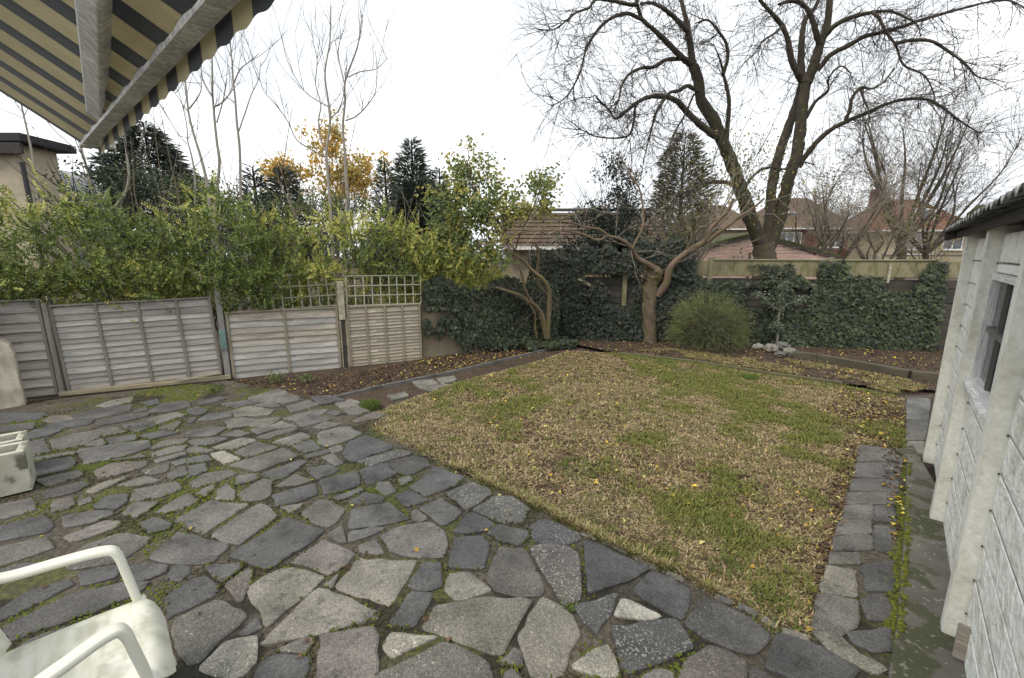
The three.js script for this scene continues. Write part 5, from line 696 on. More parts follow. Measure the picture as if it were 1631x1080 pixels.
// big bare tree beyond the fence, main limbs one by one
{
  const b = [7.53,1.38,-13.0], t = thing('large_bare_tree', 'large forked bare tree with arching limbs beyond the back fence', 'tree', [b[0], 0, b[2]]);
  const trunk = [[[b[0] - 0.02, -0.05, b[2]], [b[0], 1.0, b[2]], ...[[[7.48,1.66,-13.0],[7.41,1.93,-13.0],[7.35,2.15,-13.0]],0.009,0.009][0]], 0.36, 0.27];
  const stems = [[[[7.4,1.89,-13.0],[7.18,2.36,-12.99],[6.89,2.89,-12.98],[6.63,3.48,-12.97],[6.37,4.01,-12.96],[6.17,4.43,-12.95],[5.89,4.89,-12.94],[5.63,5.41,-12.93],[5.19,5.98,-12.92],[5.06,6.48,-12.91],[4.89,6.83,-12.9]],0.245,0.159], [[[7.43,1.93,-13.0],[7.48,2.43,-13.06],[7.54,3.06,-13.12],[7.54,3.66,-13.19],[7.62,4.26,-13.25],[7.75,4.84,-13.31],[7.95,5.46,-13.38],[8.13,6.06,-13.44],[8.26,6.61,-13.5]],0.179,0.127], [[[7.47,1.89,-13.0],[7.64,2.29,-13.01],[7.78,2.89,-13.03],[7.86,3.49,-13.04],[7.93,4.01,-13.05],[8.08,4.73,-13.06],[8.09,5.38,-13.07],[8.09,5.95,-13.09],[8.11,6.47,-13.1]],0.217,0.161]];
  const limbs = [
    [[[4.89,6.83,-12.9],[4.51,7.0,-12.78],[4.05,7.32,-12.67],[3.67,7.55,-12.55],[3.34,7.71,-12.43],[3.15,8.01,-12.32],[3.05,8.39,-12.2]],0.093,0.035], [[[4.89,6.83,-12.9],[4.82,7.23,-12.97],[4.72,7.85,-13.05],[4.6,8.29,-13.12],[4.41,8.92,-13.2]],0.112,0.048], [[[5.62,5.02,-12.8],[5.03,5.37,-12.7],[4.68,5.61,-12.6],[4.37,5.84,-12.5],[4.05,5.9,-12.4],[3.61,5.87,-12.3],[3.28,5.72,-12.2],[2.94,5.46,-12.1],[2.65,5.25,-12.0],[2.49,5.4,-11.9],[2.19,5.62,-11.8],[2.06,5.7,-11.7],[1.92,5.61,-11.6]],0.102,0.010],
    [[[5.04,6.17,-12.8],[4.7,6.26,-12.69],[4.42,6.1,-12.58],[4.18,6.03,-12.46],[3.96,5.77,-12.35],[3.75,5.43,-12.24],[3.65,5.14,-12.12],[3.55,4.78,-12.01],[3.39,4.16,-11.9]],0.065,0.017], [[[4.61,7.01,-12.9],[4.1,6.91,-12.74],[3.73,6.68,-12.59],[3.38,6.6,-12.43],[2.99,6.37,-12.27],[2.8,6.06,-12.11],[2.7,5.67,-11.96],[2.47,5.45,-11.8]],0.065,0.017], [[[3.31,7.65,-12.3],[2.92,7.73,-12.18],[2.59,7.63,-12.06],[2.27,7.41,-11.93],[2.0,7.09,-11.81],[1.79,6.69,-11.69],[1.68,6.25,-11.57],[1.49,5.83,-11.44],[1.21,5.47,-11.32],[0.92,5.31,-11.2]],0.053,0.012], [[[3.09,7.94,-12.2],[2.81,7.89,-12.07],[2.33,7.92,-11.95],[2.01,7.86,-11.82],[1.84,7.63,-11.7],[1.54,7.47,-11.57],[1.26,7.22,-11.45],[0.98,6.99,-11.32],[0.57,6.94,-11.2]],0.053,0.012],
    [[[4.7,7.51,-12.9],[4.59,7.62,-12.76],[4.31,7.77,-12.62],[3.94,7.95,-12.48],[3.53,8.05,-12.34],[3.2,7.96,-12.2]],0.084,0.035], [[[5.98,4.68,-12.9],[5.92,5.22,-12.82],[5.87,5.92,-12.74],[5.62,6.54,-12.66],[5.47,6.84,-12.58],[5.24,7.18,-12.5]],0.084,0.014], [[[5.59,6.52,-12.6],[5.63,6.86,-12.52],[5.54,7.15,-12.44],[5.26,7.43,-12.36],[4.94,7.64,-12.28],[4.61,7.53,-12.2]],0.055,0.022], [[[3.36,5.86,-12.8],[3.3,5.42,-12.64],[3.18,5.03,-12.49],[3.01,4.9,-12.33],[2.55,4.83,-12.17],[2.1,4.85,-12.01],[1.83,4.93,-11.86],[1.41,4.94,-11.7]],0.037,0.013], [[[4.89,6.06,-12.7],[4.6,5.46,-12.5],[4.31,5.02,-12.3],[4.11,4.51,-12.1],[3.95,4.12,-11.9]],0.032,0.010],
    [[[8.11,6.54,-13.2],[7.83,6.77,-13.11],[7.6,7.04,-13.03],[7.4,7.47,-12.94],[7.12,7.81,-12.86],[6.81,8.01,-12.77],[6.46,8.25,-12.69],[6.27,8.37,-12.6]],0.105,0.037], [[[8.09,6.54,-13.2],[8.05,6.79,-13.27],[8.04,7.21,-13.33],[8.03,7.8,-13.4],[8.12,8.22,-13.47],[8.36,8.51,-13.53],[8.55,8.89,-13.6]],0.115,0.049], [[[8.1,6.46,-13.1],[8.2,6.72,-13.09],[8.29,7.1,-13.07],[8.37,7.48,-13.06],[8.44,7.73,-13.04],[8.45,8.06,-13.03],[8.43,8.46,-13.01],[8.42,8.62,-13.0]],0.161,0.075], [[[8.31,7.41,-13.0],[8.13,7.64,-12.95],[7.96,7.95,-12.9],[7.76,8.17,-12.85],[7.48,8.31,-12.8],[7.18,8.29,-12.75],[6.93,8.2,-12.7]],0.085,0.046],
    [[[8.33,6.77,-13.0],[8.56,7.1,-12.85],[8.89,7.25,-12.71],[9.12,7.37,-12.56],[9.41,7.41,-12.42],[9.76,7.46,-12.27],[10.14,7.55,-12.13],[10.55,7.63,-11.98],[11.02,7.71,-11.84],[11.41,7.75,-11.69],[11.71,7.7,-11.55],[12.01,7.46,-11.4]],0.075,0.017], [[[8.42,7.62,-13.0],[8.6,7.82,-12.8],[8.85,7.87,-12.6],[9.14,7.87,-12.4],[9.42,7.8,-12.2],[9.68,7.57,-12.0],[9.84,7.32,-11.8],[9.8,6.97,-11.6]],0.075,0.008], [[[8.19,4.28,-13.1],[8.28,4.61,-12.93],[8.41,4.89,-12.75],[8.64,5.16,-12.58],[8.95,5.33,-12.41],[9.25,5.45,-12.24],[9.58,5.61,-12.06],[9.91,5.67,-11.89],[10.29,5.62,-11.72],[10.55,5.41,-11.55],[10.88,5.04,-11.37],[11.32,4.68,-11.2]],0.085,0.016], [[[8.71,5.27,-12.2],[8.72,5.46,-12.13],[8.71,5.77,-12.07],[8.85,5.99,-12.0],[9.07,5.93,-11.93],[9.3,6.07,-11.87],[9.45,6.36,-11.8]],0.053,0.017], [[[8.22,5.57,-13.1],[8.39,5.99,-13.0],[8.62,6.22,-12.9],[8.52,6.44,-12.8],[8.6,6.66,-12.7],[8.7,6.71,-12.6],[8.89,6.5,-12.5]],0.057,0.018],
    [[[9.09,7.82,-12.3],[9.17,7.65,-12.19],[9.31,7.29,-12.07],[9.53,6.93,-11.96],[9.69,6.45,-11.84],[10.15,6.17,-11.73],[10.33,5.78,-11.61],[10.37,5.43,-11.5]],0.045,0.013], [[[9.44,6.94,-11.9],[9.65,6.94,-11.75],[10.07,6.87,-11.6],[10.44,6.56,-11.45],[10.73,6.24,-11.3],[10.92,5.92,-11.15],[11.28,5.8,-11.0]],0.052,0.012], [[[7.03,7.65,-12.6],[6.7,7.38,-12.45],[6.41,7.19,-12.3],[6.14,6.85,-12.15],[5.79,6.51,-12.0]],0.037,0.013], [[[9.14,6.13,-12.4],[9.1,5.83,-12.23],[9.15,5.52,-12.07],[9.11,5.19,-11.9]],0.036,0.013], [[[6.37,3.77,-12.9],[5.92,3.82,-12.77],[5.49,3.8,-12.64],[5.14,3.7,-12.51],[4.81,3.54,-12.39],[4.4,3.36,-12.26],[4.01,3.1,-12.13],[3.78,3.23,-12.0]],0.065,0.017], [[[6.61,3.7,-12.9],[6.73,3.94,-12.82],[6.92,4.14,-12.73],[7.17,4.19,-12.65],[7.49,4.14,-12.57],[7.72,4.3,-12.48],[8.18,4.22,-12.4]],0.047,0.018]];
  part('trunk', limbGeo(trunk[0], trunk[1], trunk[2], 12), barkGrey, t); stems.forEach(s => part('stem', limbGeo(s[0], s[1] * 0.84, s[2] * 0.8, 11, 40, 0.13), barkDark, t)); limbs.forEach(s => part('limb', limbGeo(s[0], s[1] * 0.92, s[2] * 0.8, 8, s[0].length * 4, 0.16), barkDark, t));
  const T = twigSet(); for (const l of limbs) limbTwigs(T, l, 13, 0.9, 0.0105, 2, { curl: 0.3, up: 0.16, kids: 3, spread: 0.75, t0: 0.12, lift: -0.12 }); for (const l of stems) limbTwigs(T, l, 1.2, 0.8, 0.011, 2, { curl: 0.3, up: 0.1, kids: 3, spread: 0.7, t0: 0.35 });
  part('twigs', twigGeo(T), twigDark, t, true);
  const items = []; for (let i = 0; i < 900; i++) { const q = V(...[6.4,3.77,-12.4]); items.push({ p: q.add(V(gauss() * 1.5, gauss() * 1.2, gauss() * 0.5)), q: qRand(), s: rr(0.5, 1.0), c: vary(pick([[0.14, 0.18, 0.035], [0.11, 0.15, 0.03], [0.40, 0.33, 0.06]]), 0.2) }); } inst('leaves', LEAF_L, leafMat, items, t);
}
// pollarded tree on the lawn edge
{
  const b = [2.908,-8.997], t = thing('pollarded_tree', 'small pollarded tree with a knobbly head and pinkish branches by the lawn', 'tree', [b[0], 0, b[1]]);
  const z = -9.0; part('trunk', limbGeo([[b[0] + 0.02, -0.06, b[1]], ...[[[2.92,0.21,-9.03],[2.88,0.61,-9.02],[2.87,1.01,-9.02],[2.86,1.27,-9.01],[2.87,1.42,-9.0]],0.007,0.007][0]], 0.135, 0.145, 14, 30, 0.15), bark(1.4, 1.32, 1.18), t);
  const head = new THREE.IcosahedronGeometry(0.2, 3); { const P = head.attributes.position, c = [2.9,1.44,-9.0]; for (let i = 0; i < P.count; i++) { const v = V(P.getX(i), P.getY(i), P.getZ(i)), k = 0.7 + 0.6 * fbm(v.x * 8 + 4, v.y * 8 + v.z * 11, 1 << 16, 3, 261); P.setXYZ(i, c[0] + v.x * k, c[1] + v.y * k * 0.9, c[2] + v.z * k); } head.computeVertexNormals(); } part('pollard_head', head, bark(1.2, 1.1, 0.95), t);
  for (const L of [[[[2.84,1.4,-9.0],[2.8,1.53,-8.97],[2.76,1.6,-8.95]],0.065,0.052], [[[2.78,1.33,-9.0],[2.68,1.4,-8.95],[2.62,1.35,-8.9]],0.059,0.045], [[[2.94,1.4,-9.0],[2.96,1.49,-9.0],[2.97,1.51,-9.0]],0.052,0.039]]) part('cut_stub', limbGeo(L[0], L[1], L[2] * 1.15, 8, 6, 0.2), bark(1.3, 1.2, 1.05), t);
  const limbs = [[[[3.0,1.01,-9.0],[3.11,1.17,-8.95],[3.16,1.33,-8.9],[3.17,1.53,-8.85],[3.25,1.68,-8.8],[3.37,1.81,-8.75],[3.51,1.94,-8.7],[3.72,2.06,-8.65],[3.77,2.13,-8.6],[3.79,2.29,-8.55],[3.9,2.46,-8.5],[4.04,2.63,-8.45],[4.12,2.86,-8.4]],0.085,0.030], [[[3.78,2.09,-8.6],[3.93,2.23,-8.52],[4.11,2.4,-8.44],[4.23,2.52,-8.36],[4.41,2.66,-8.28],[4.58,2.84,-8.2]],0.050,0.018], [[[2.96,1.27,-9.0],[3.0,1.43,-8.91],[2.8,1.61,-8.83],[2.52,1.74,-8.74],[2.35,1.94,-8.66],[2.19,2.07,-8.57],[2.03,2.14,-8.49],[1.83,2.18,-8.4]],0.072,0.024], [[[1.83,2.18,-8.4],[1.63,2.3,-8.32],[1.44,2.32,-8.24],[1.01,2.42,-8.16],[0.83,2.43,-8.08],[0.57,2.61,-8.0]],0.024,0.009], [[[1.81,2.18,-8.4],[1.6,2.1,-8.34],[1.34,2.2,-8.28],[0.9,2.27,-8.21],[0.65,2.27,-8.15],[0.28,2.25,-8.09],[0.01,2.17,-8.03],[-0.29,2.04,-7.96],[-0.6,2.01,-7.9]],0.024,0.009], [[[2.34,1.94,-8.6],[2.39,2.08,-8.6],[2.48,2.26,-8.6],[2.53,2.43,-8.6],[2.5,2.72,-8.6],[2.41,3.07,-8.6],[2.28,3.24,-8.6],[1.99,3.68,-8.6]],0.025,0.012], [[[3.39,1.81,-8.8],[3.46,2.08,-8.6],[3.53,2.42,-8.4],[3.71,2.63,-8.2]],0.019,0.007], [[[0.84,2.44,-8.2],[1.13,2.56,-8.1],[1.39,2.63,-8.0],[1.65,2.67,-7.9]],0.015,0.006], [[[0.54,2.24,-8.2],[0.64,2.21,-8.05],[0.72,2.14,-7.9]],0.012,0.006]];
  limbs.forEach(l => part('branch', limbGeo(l[0], l[1], l[2], 7), barkPink, t));
  const T = twigSet(); for (const l of limbs) limbTwigs(T, l, 5, 0.6, 0.0065, 2, { curl: 0.25, up: 0.1, kids: 2, spread: 0.6, t0: 0.25, lift: 0.3 }); part('twigs', twigGeo(T), twigPale, t, true);
}
// multi-stemmed shrub in the corner with yellowing leaves
{
  const b = [0.709,-8.616], t = thing('stemmed_shrub', 'multi-stemmed shrub with yellowing leaves leaning over the ivy wall', 'shrub', [b[0], 0, b[1]]);
  const st = [[[[0.73,0.19,-8.55],[0.72,0.46,-8.5],[0.73,0.81,-8.45],[0.72,1.15,-8.4],[0.61,1.36,-8.35],[0.41,1.52,-8.3],[0.21,1.72,-8.25],[0.05,1.84,-8.2],[-0.11,1.94,-8.15]],0.050,0.024], [[[0.69,0.19,-8.55],[0.65,0.46,-8.48],[0.56,0.75,-8.42],[0.38,0.92,-8.35],[0.18,1.06,-8.28],[-0.12,1.17,-8.22],[-0.31,1.24,-8.15]],0.043,0.024], [[[0.67,0.19,-8.55],[0.6,0.5,-8.49],[0.49,0.81,-8.44],[0.31,1.06,-8.38],[0.21,1.33,-8.32],[0.14,1.62,-8.26],[0.01,1.81,-8.21],[-0.11,2.06,-8.15]],0.031,0.012], [[[0.72,1.04,-8.55],[0.55,1.22,-8.45],[0.48,1.49,-8.35],[0.5,1.84,-8.25],[0.43,2.06,-8.15]],0.031,0.018], [[[0.5,0.2,-8.55],[0.46,0.47,-8.45],[0.45,0.69,-8.35],[0.34,0.9,-8.25],[0.21,1.04,-8.15]],0.025,0.012], [[[0.11,1.83,-8.5],[-0.05,2.08,-8.4],[-0.29,2.47,-8.3],[-0.53,2.79,-8.2],[-0.71,3.15,-8.1],[-0.84,3.49,-8.0]],0.025,0.009], [[[0.06,1.91,-8.6],[0.16,2.23,-8.5],[0.36,2.62,-8.4],[0.5,2.99,-8.3],[0.54,3.3,-8.2]],0.019,0.007], [[[-0.3,2.03,-8.3],[-0.64,2.32,-8.2],[-0.97,2.59,-8.1],[-1.13,2.95,-8.0]],0.018,0.007], [[[-0.1,2.16,-8.5],[-0.2,2.59,-8.37],[-0.39,2.98,-8.23],[-0.52,3.31,-8.1]],0.015,0.006]];
  st.forEach(l => part('stem', limbGeo(l[0], l[1], l[2], 7), bark(1.6, 1.5, 1.15), t));
  const T = twigSet(), ends = []; for (const l of st) limbTwigs(T, l, 7, 0.5, 0.006, 1, { curl: 0.25, up: 0.1, kids: 2, spread: 0.6, t0: 0.3, lift: 0.2, ends }); part('twigs', twigGeo(T), twigGrey, t, true);
  const G = [[[0.10, 0.15, 0.022], [0.14, 0.19, 0.03], [0.08, 0.12, 0.02]], [[0.20, 0.22, 0.03], [0.28, 0.27, 0.035], [0.36, 0.32, 0.05]]], cs = [];
  const add = (u, n, sx, sy, tone) => { const q = V(...u); for (let i = 0; i < n; i++) cs.push([q.clone().add(V(gauss() * sx, gauss() * sy, gauss() * 0.3)), rnd() < tone ? 1 : 0, V(0.1, 0.5, 0.8)]); };
  add([-0.75,3.35,-8.3], 26, 0.42, 0.34, 0.55); add([-0.92,2.68,-8.2], 36, 0.5, 0.42, 0.45); add([-0.47,2.41,-8.2], 26, 0.55, 0.3, 0.35); add([0.51,3.13,-8.3], 9, 0.28, 0.2, 0.2); add([0.61,2.83,-8.3], 5, 0.12, 0.16, 0.3); add([-0.01,2.8,-8.3], 7, 0.3, 0.2, 0.3); add([-1.15,2.07,-8.1], 24, 0.4, 0.3, 0.35); add([-0.52,1.79,-8.1], 14, 0.4, 0.22, 0.3); add([0.23,2.53,-8.3], 10, 0.5, 0.2, 0.5);
  const items = []; clumps(items, cs, 46, 0.16, G, 0.75); inst('foliage', LEAF_L, leafMat, items, t);
}

// slim bare trees rising out of the hedge
function slim(label, parts_, tw, lean) { const p = parts_[0][0][0], t = thing('slim_bare_tree', label, 'tree', [p[0], 0, p[2]], 'slim bare trees behind the hedge'); const first = parts_[0]; part('trunk', limbGeo([[p[0], -0.05, p[2]], ...first[0]], first[1] * 0.9, first[2] * 0.75, 7), barkPale, t); parts_.slice(1).forEach(l => part('branch', limbGeo(l[0], l[1] * 0.8, l[2] * 0.7, 5), barkPale, t)); const T = twigSet(); parts_.forEach((l, i) => limbTwigs(T, l, i ? 3 : 2.2, 0.8, 0.0065, 2, { curl: 0.14, up: 0.25, kids: 2, spread: 0.5, t0: i ? 0.2 : 0.45, lift: 0.7 })); part('twigs', twigGeo(T), twigGrey, t, true); }
slim('slim bare tree left of the pair in front of the orange tree', [[[[-3.64,2.4,-9.0],[-3.63,2.77,-9.0],[-3.63,3.3,-9.0],[-3.63,3.74,-9.0],[-3.57,4.03,-9.0],[-3.5,4.39,-9.0],[-3.51,4.73,-9.0],[-3.54,5.14,-9.0],[-3.49,5.4,-9.0],[-3.4,5.72,-9.0],[-3.33,6.32,-9.0]],0.039,0.013], [[[-3.64,3.71,-9.0],[-3.95,3.87,-8.93],[-4.12,3.99,-8.87],[-4.23,4.31,-8.8],[-4.38,4.56,-8.73],[-4.55,4.78,-8.67],[-4.57,4.99,-8.6]],0.020,0.006], [[[-3.65,3.83,-9.0],[-3.74,4.06,-9.04],[-3.76,4.42,-9.09],[-3.71,4.68,-9.13],[-3.8,5.06,-9.17],[-3.75,5.49,-9.21],[-3.82,5.91,-9.26],[-3.84,6.34,-9.3]],0.023,0.007], [[[-3.49,4.42,-9.0],[-3.32,4.51,-8.93],[-3.19,4.68,-8.85],[-3.09,4.92,-8.77],[-2.98,5.16,-8.7]],0.016,0.006], [[[-3.52,4.62,-9.0],[-3.74,4.74,-9.04],[-3.96,4.89,-9.08],[-4.16,5.18,-9.12],[-4.32,5.55,-9.16],[-4.37,5.89,-9.2]],0.016,0.007]]);
slim('slim bare tree right of the pair in front of the orange tree', [[[[-3.54,2.42,-9.4],[-3.42,2.93,-9.4],[-3.42,3.37,-9.4],[-3.41,3.97,-9.4],[-3.41,4.39,-9.4],[-3.33,4.85,-9.4],[-3.32,5.14,-9.4],[-3.23,5.37,-9.4],[-3.04,5.76,-9.4],[-2.97,5.98,-9.4],[-2.88,6.38,-9.4]],0.041,0.014], [[[-3.35,4.48,-9.4],[-3.1,4.54,-9.32],[-2.84,4.72,-9.24],[-2.65,4.92,-9.16],[-2.57,5.3,-9.08],[-2.56,5.59,-9.0]],0.020,0.007], [[[-3.32,5.14,-9.4],[-3.39,5.44,-9.45],[-3.45,5.74,-9.5],[-3.39,6.04,-9.55],[-3.41,6.4,-9.6]],0.017,0.007], [[[-3.23,5.28,-9.4],[-2.95,5.34,-9.3],[-2.61,5.35,-9.2],[-2.36,5.5,-9.1]],0.017,0.007]]);
slim('slim bare tree nearest the awning valance tip', [[[[-5.18,2.52,-8.6],[-5.14,3.1,-8.6],[-5.07,3.79,-8.6],[-5.07,4.2,-8.6],[-5.05,4.6,-8.6],[-5.05,4.96,-8.6],[-5.03,5.25,-8.6],[-5.03,5.45,-8.6],[-5.0,5.87,-8.6]],0.031,0.012], [[[-5.06,4.06,-8.6],[-4.87,4.37,-8.55],[-4.69,4.67,-8.5],[-4.5,4.91,-8.45],[-4.41,5.17,-8.4]],0.016,0.006], [[[-5.06,4.55,-8.6],[-5.25,4.67,-8.67],[-5.43,4.56,-8.73],[-5.56,4.55,-8.8]],0.016,0.006], [[[-5.06,4.86,-8.6],[-4.84,5.08,-8.5],[-4.64,5.14,-8.4],[-4.37,5.25,-8.3]],0.016,0.006]]);
slim('straight slim bare tree second from the awning valance', [[[[-5.5,2.5,-8.3],[-5.4,3.0,-8.3],[-5.29,3.46,-8.3],[-5.29,3.78,-8.3],[-5.28,4.25,-8.3],[-5.26,4.63,-8.3],[-5.21,5.05,-8.3],[-5.17,5.37,-8.3]],0.036,0.015], [[[-5.26,4.4,-8.3],[-5.07,4.46,-8.25],[-4.91,4.57,-8.2],[-4.82,4.63,-8.15],[-4.8,4.93,-8.1]],0.018,0.006], [[[-5.27,4.55,-8.3],[-5.39,4.74,-8.33],[-5.46,4.98,-8.37],[-5.42,5.24,-8.4]],0.015,0.006], [[[-5.25,4.14,-8.3],[-5.07,4.37,-8.2],[-4.93,4.54,-8.1],[-4.79,4.75,-8.0]],0.015,0.006]]);
slim('leaning slim bare tree right of the dark conifer', [[[[-5.38,2.47,-8.0],[-5.36,3.04,-8.0],[-5.41,3.5,-8.0],[-5.47,3.81,-8.0],[-5.52,4.21,-8.0],[-5.51,4.53,-8.0],[-5.51,4.77,-8.0]],0.035,0.014], [[[-5.5,4.28,-8.0],[-5.32,4.39,-7.93],[-5.17,4.53,-7.87],[-5.1,4.72,-7.8]],0.017,0.006], [[[-5.52,4.21,-8.0],[-5.66,4.38,-8.07],[-5.77,4.52,-8.13],[-5.86,4.6,-8.2]],0.014,0.006]]);
slim('thin bare sapling in front of the dark conifer', [[[[-5.49,2.59,-7.8],[-5.42,3.16,-7.8],[-5.43,3.49,-7.8],[-5.46,3.71,-7.8],[-5.44,3.96,-7.8],[-5.47,4.27,-7.8]],0.023,0.008], [[[-5.48,3.66,-7.8],[-5.57,3.8,-7.77],[-5.67,4.03,-7.73],[-5.72,4.19,-7.7]],0.011,0.006]]);
slim('bare stem below the left edge of the awning cloth', [[[[-6.44,2.06,-7.0],[-6.45,2.62,-7.0],[-6.51,3.22,-7.0],[-6.55,3.58,-7.0],[-6.61,3.87,-7.0],[-6.64,4.15,-7.0]],0.025,0.015], [[[-6.54,3.35,-7.0],[-6.75,3.57,-6.95],[-6.88,3.79,-6.9],[-6.91,4.05,-6.85],[-6.91,4.25,-6.8]],0.010,0.005]]);
slim('thin bare stem above the neighbouring flat roof', [[[[-7.79,2.23,-7.4],[-7.71,3.32,-7.4],[-7.71,3.74,-7.4],[-7.72,4.12,-7.4],[-7.7,4.59,-7.4],[-7.64,4.98,-7.4]],0.021,0.011]]);
slim('pale forked trunk rising from the hedge beside the awning corner', [[[[-6.14,1.7,-6.9],[-6.24,2.08,-6.93],[-6.33,2.46,-6.97],[-6.38,2.75,-7.0]],0.055,0.036], [[[-6.28,2.41,-6.9],[-6.0,2.63,-6.9],[-5.81,2.92,-6.9],[-5.77,3.28,-6.9],[-5.76,3.63,-6.9]],0.030,0.015], [[[-6.21,2.13,-6.9],[-5.98,2.27,-6.8],[-5.81,2.4,-6.7]],0.020,0.010]]);

// conifers
function conifer(label, apex, baseY, halfW, n, cols, z, droop, ragged, spray = 1, shape = 1) {
  const t = thing('conifer', label, 'conifer', [apex[0], 0, z]), items = [], Hh = apex[1] - baseY;
  part('trunk', limbGeo([[apex[0], -0.1, z], [apex[0], apex[1] * 0.5, z], [apex[0], apex[1], z]], 0.16, 0.02, 6), barkDark, t);
  n *= 3; for (let i = 0; i < n; i++) { const h = 1 - Math.pow(rnd(), 0.62), y = baseY + h * Hh, a = rr(0, 6.283), tier = Math.floor(h * 16 + a * 1.3), R = halfW * Math.pow(1 - h, shape) * (1 + ragged * (hash(tier, Math.floor(a * 2.2), 7) - 0.5)) + 0.05, k = Math.pow(rnd(), 0.5), dir = V(Math.cos(a) + gauss() * 0.5, droop + gauss() * 0.5, Math.sin(a) + gauss() * 0.5).normalize(); items.push({ p: V(apex[0] + Math.cos(a) * R * k, y + droop * R * k * 0.5, z + Math.sin(a) * R * k), q: new THREE.Quaternion().setFromUnitVectors(V(0, 1, 0), dir).multiply(qY(rr(0, 6.28))), s: spray * rr(0.5, 1.1), c: vary(pick(cols), 0.3) }); }
  inst('foliage', FROND, glossLeafMat, items, t);
}
const FROND = leafGeo(0.05, 0.30, 0.2);
const DKC = [[0.026, 0.040, 0.025], [0.036, 0.054, 0.032], [0.016, 0.025, 0.017]], BLC = [[0.06, 0.085, 0.06], [0.085, 0.115, 0.075], [0.035, 0.052, 0.04]], OLC = [[0.12, 0.115, 0.07], [0.09, 0.095, 0.055], [0.16, 0.13, 0.06]];
conifer('broad black-green conifer beneath the awning corner', [-11.85,6.01,-15.0], 2.0, 2.35, 5200, DKC, -15, -0.1, 0.6, 1.15, 0.75);
conifer('feathery grey-green conifer with a whip top right of the orange tree', [-3.04,5.24,-14.0], 1.0, 1.2, 2400, BLC, -14, 0.35, 0.8, 1, 0.85);
conifer('black conifer mass at the foot of the feathery conifer', [-2.7,3.99,-13.3], 0.6, 1.5, 3200, DKC, -13.3, 0.2, 0.7, 1.1, 0.55);
conifer('small grey-green conifer left of the feathery one', [-4.17,4.85,-15.0], 1.0, 0.8, 1100, BLC, -15, 0.3, 0.8, 0.9, 0.9);
conifer('young conifer tip left of the slim tree pair', [-7.36,4.28,-13.0], 1.2, 0.9, 1100, BLC, -13, 0.35, 0.8, 0.9, 0.9);
conifer('dark young conifer below the orange leaves', [-6.75,4.43,-13.5], 1.2, 1.0, 1800, [...BLC, ...DKC], -13.5, 0.25, 0.7, 0.9, 0.8);
conifer('small conifer right of the feathery one beside the yellowing shrub', [-2.22,4.42,-14.0], 1.0, 0.8, 1100, BLC, -14, 0.3, 0.8, 0.9, 0.9);
conifer('column-like brownish conifer behind the big bare tree', [8.59,7.71,-23.0], 0.5, 2.0, 4600, OLC, -23, 0.3, 0.6, 1.3, 0.5);
// evergreen masses and leafy trees beyond the fences
function leafy(name, label, cat, base, blobs, per, r, cols, geo, size, mat, stemCol) {
  const t = thing(name, label, cat, base), items = [], T = twigSet(), cs = [];
  for (const [p, sx, sy, n, tone] of blobs) for (let i = 0; i < n; i++) { const d = V(gauss(), gauss(), gauss()); cs.push([V(...p).add(V(d.x * sx, d.y * sy, d.z * sx * 0.7)), rnd() < tone ? 1 : 0]); }
  clumps(items, cs, per, r, cols, size); inst('foliage', geo, mat, items, t);
  for (const c of cs) if (rnd() < 0.4) { const q = V(base[0], c[0].y * 0.4, base[2]), d = c[0].clone().sub(q); twig(T, q, d.clone().normalize(), d.length(), 0.02, 1, { curl: 0.08, up: 0, kids: 2, spread: 0.4 }); }
  twig(T, V(base[0], -0.1, base[2]), V(0, 1, 0), Math.max(1.5, blobs[0][0][1] * 0.8), 0.09, 0, { curl: 0.05, up: 0, kids: 0, spread: 0.1 });
  part('trunk', twigGeo(T), stemCol, t); return t;
}
leafy('evergreen_tree', 'dark glossy evergreen rising behind the corner of the back fence', 'tree', [...[2.57,1.62,-10.6]].map((v, i) => i === 1 ? 0 : v), [[[2.48,3.49,-10.6], 0.35, 0.5, 20, 0.2], [[2.37,2.64,-10.6], 0.75, 0.4, 46, 0.1], [[1.71,1.99,-10.5], 0.9, 0.35, 46, 0.1], [[2.75,1.91,-10.5], 0.7, 0.4, 46, 0.1]], 65, 0.2, [[[0.016, 0.026, 0.017], [0.024, 0.038, 0.024]], [[0.045, 0.065, 0.04]]], GLOSS, 1.0, glossLeafMat, twigDark);
leafy('orange_tree', 'autumn tree with thin orange leaves behind the slim bare trees', 'tree', [...[-7.89,4.68,-20.0]].map((v, i) => i === 1 ? 0 : v), [[[-7.81,6.7,-20.0], 0.7, 0.8, 16, 0.3], [[-6.47,5.26,-20.0], 1.0, 0.8, 34, 0.3], [[-9.82,5.5,-19.5], 0.6, 0.6, 16, 0.2], [[-8.56,4.94,-20.0], 1.5, 0.7, 26, 0.4], [[-7.55,5.6,-20.0], 0.8, 1.0, 16, 0.3]], 48, 0.28, [[[0.66, 0.44, 0.08], [0.58, 0.38, 0.07], [0.70, 0.52, 0.13]], [[0.48, 0.40, 0.09], [0.38, 0.29, 0.07]]], LEAF_L, 1.7, leafMat, twigGrey);
leafy('holly', 'dark leafy holly standing in the hedge below the awning corner', 'shrub', [...[-6.44,2.57,-7.1]].map((v, i) => i === 1 ? 0 : v), [[[-6.12,2.95,-7.1], 0.45, 0.28, 22, 0.3], [[-6.81,2.42,-7.0], 0.5, 0.2, 26, 0.2], [[-5.92,2.79,-7.3], 0.5, 0.25, 22, 0.3]], 46, 0.17, [[[0.025, 0.045, 0.022], [0.04, 0.065, 0.03]], [[0.07, 0.10, 0.03]]], GLOSS, 0.7, glossLeafMat, twigDark);
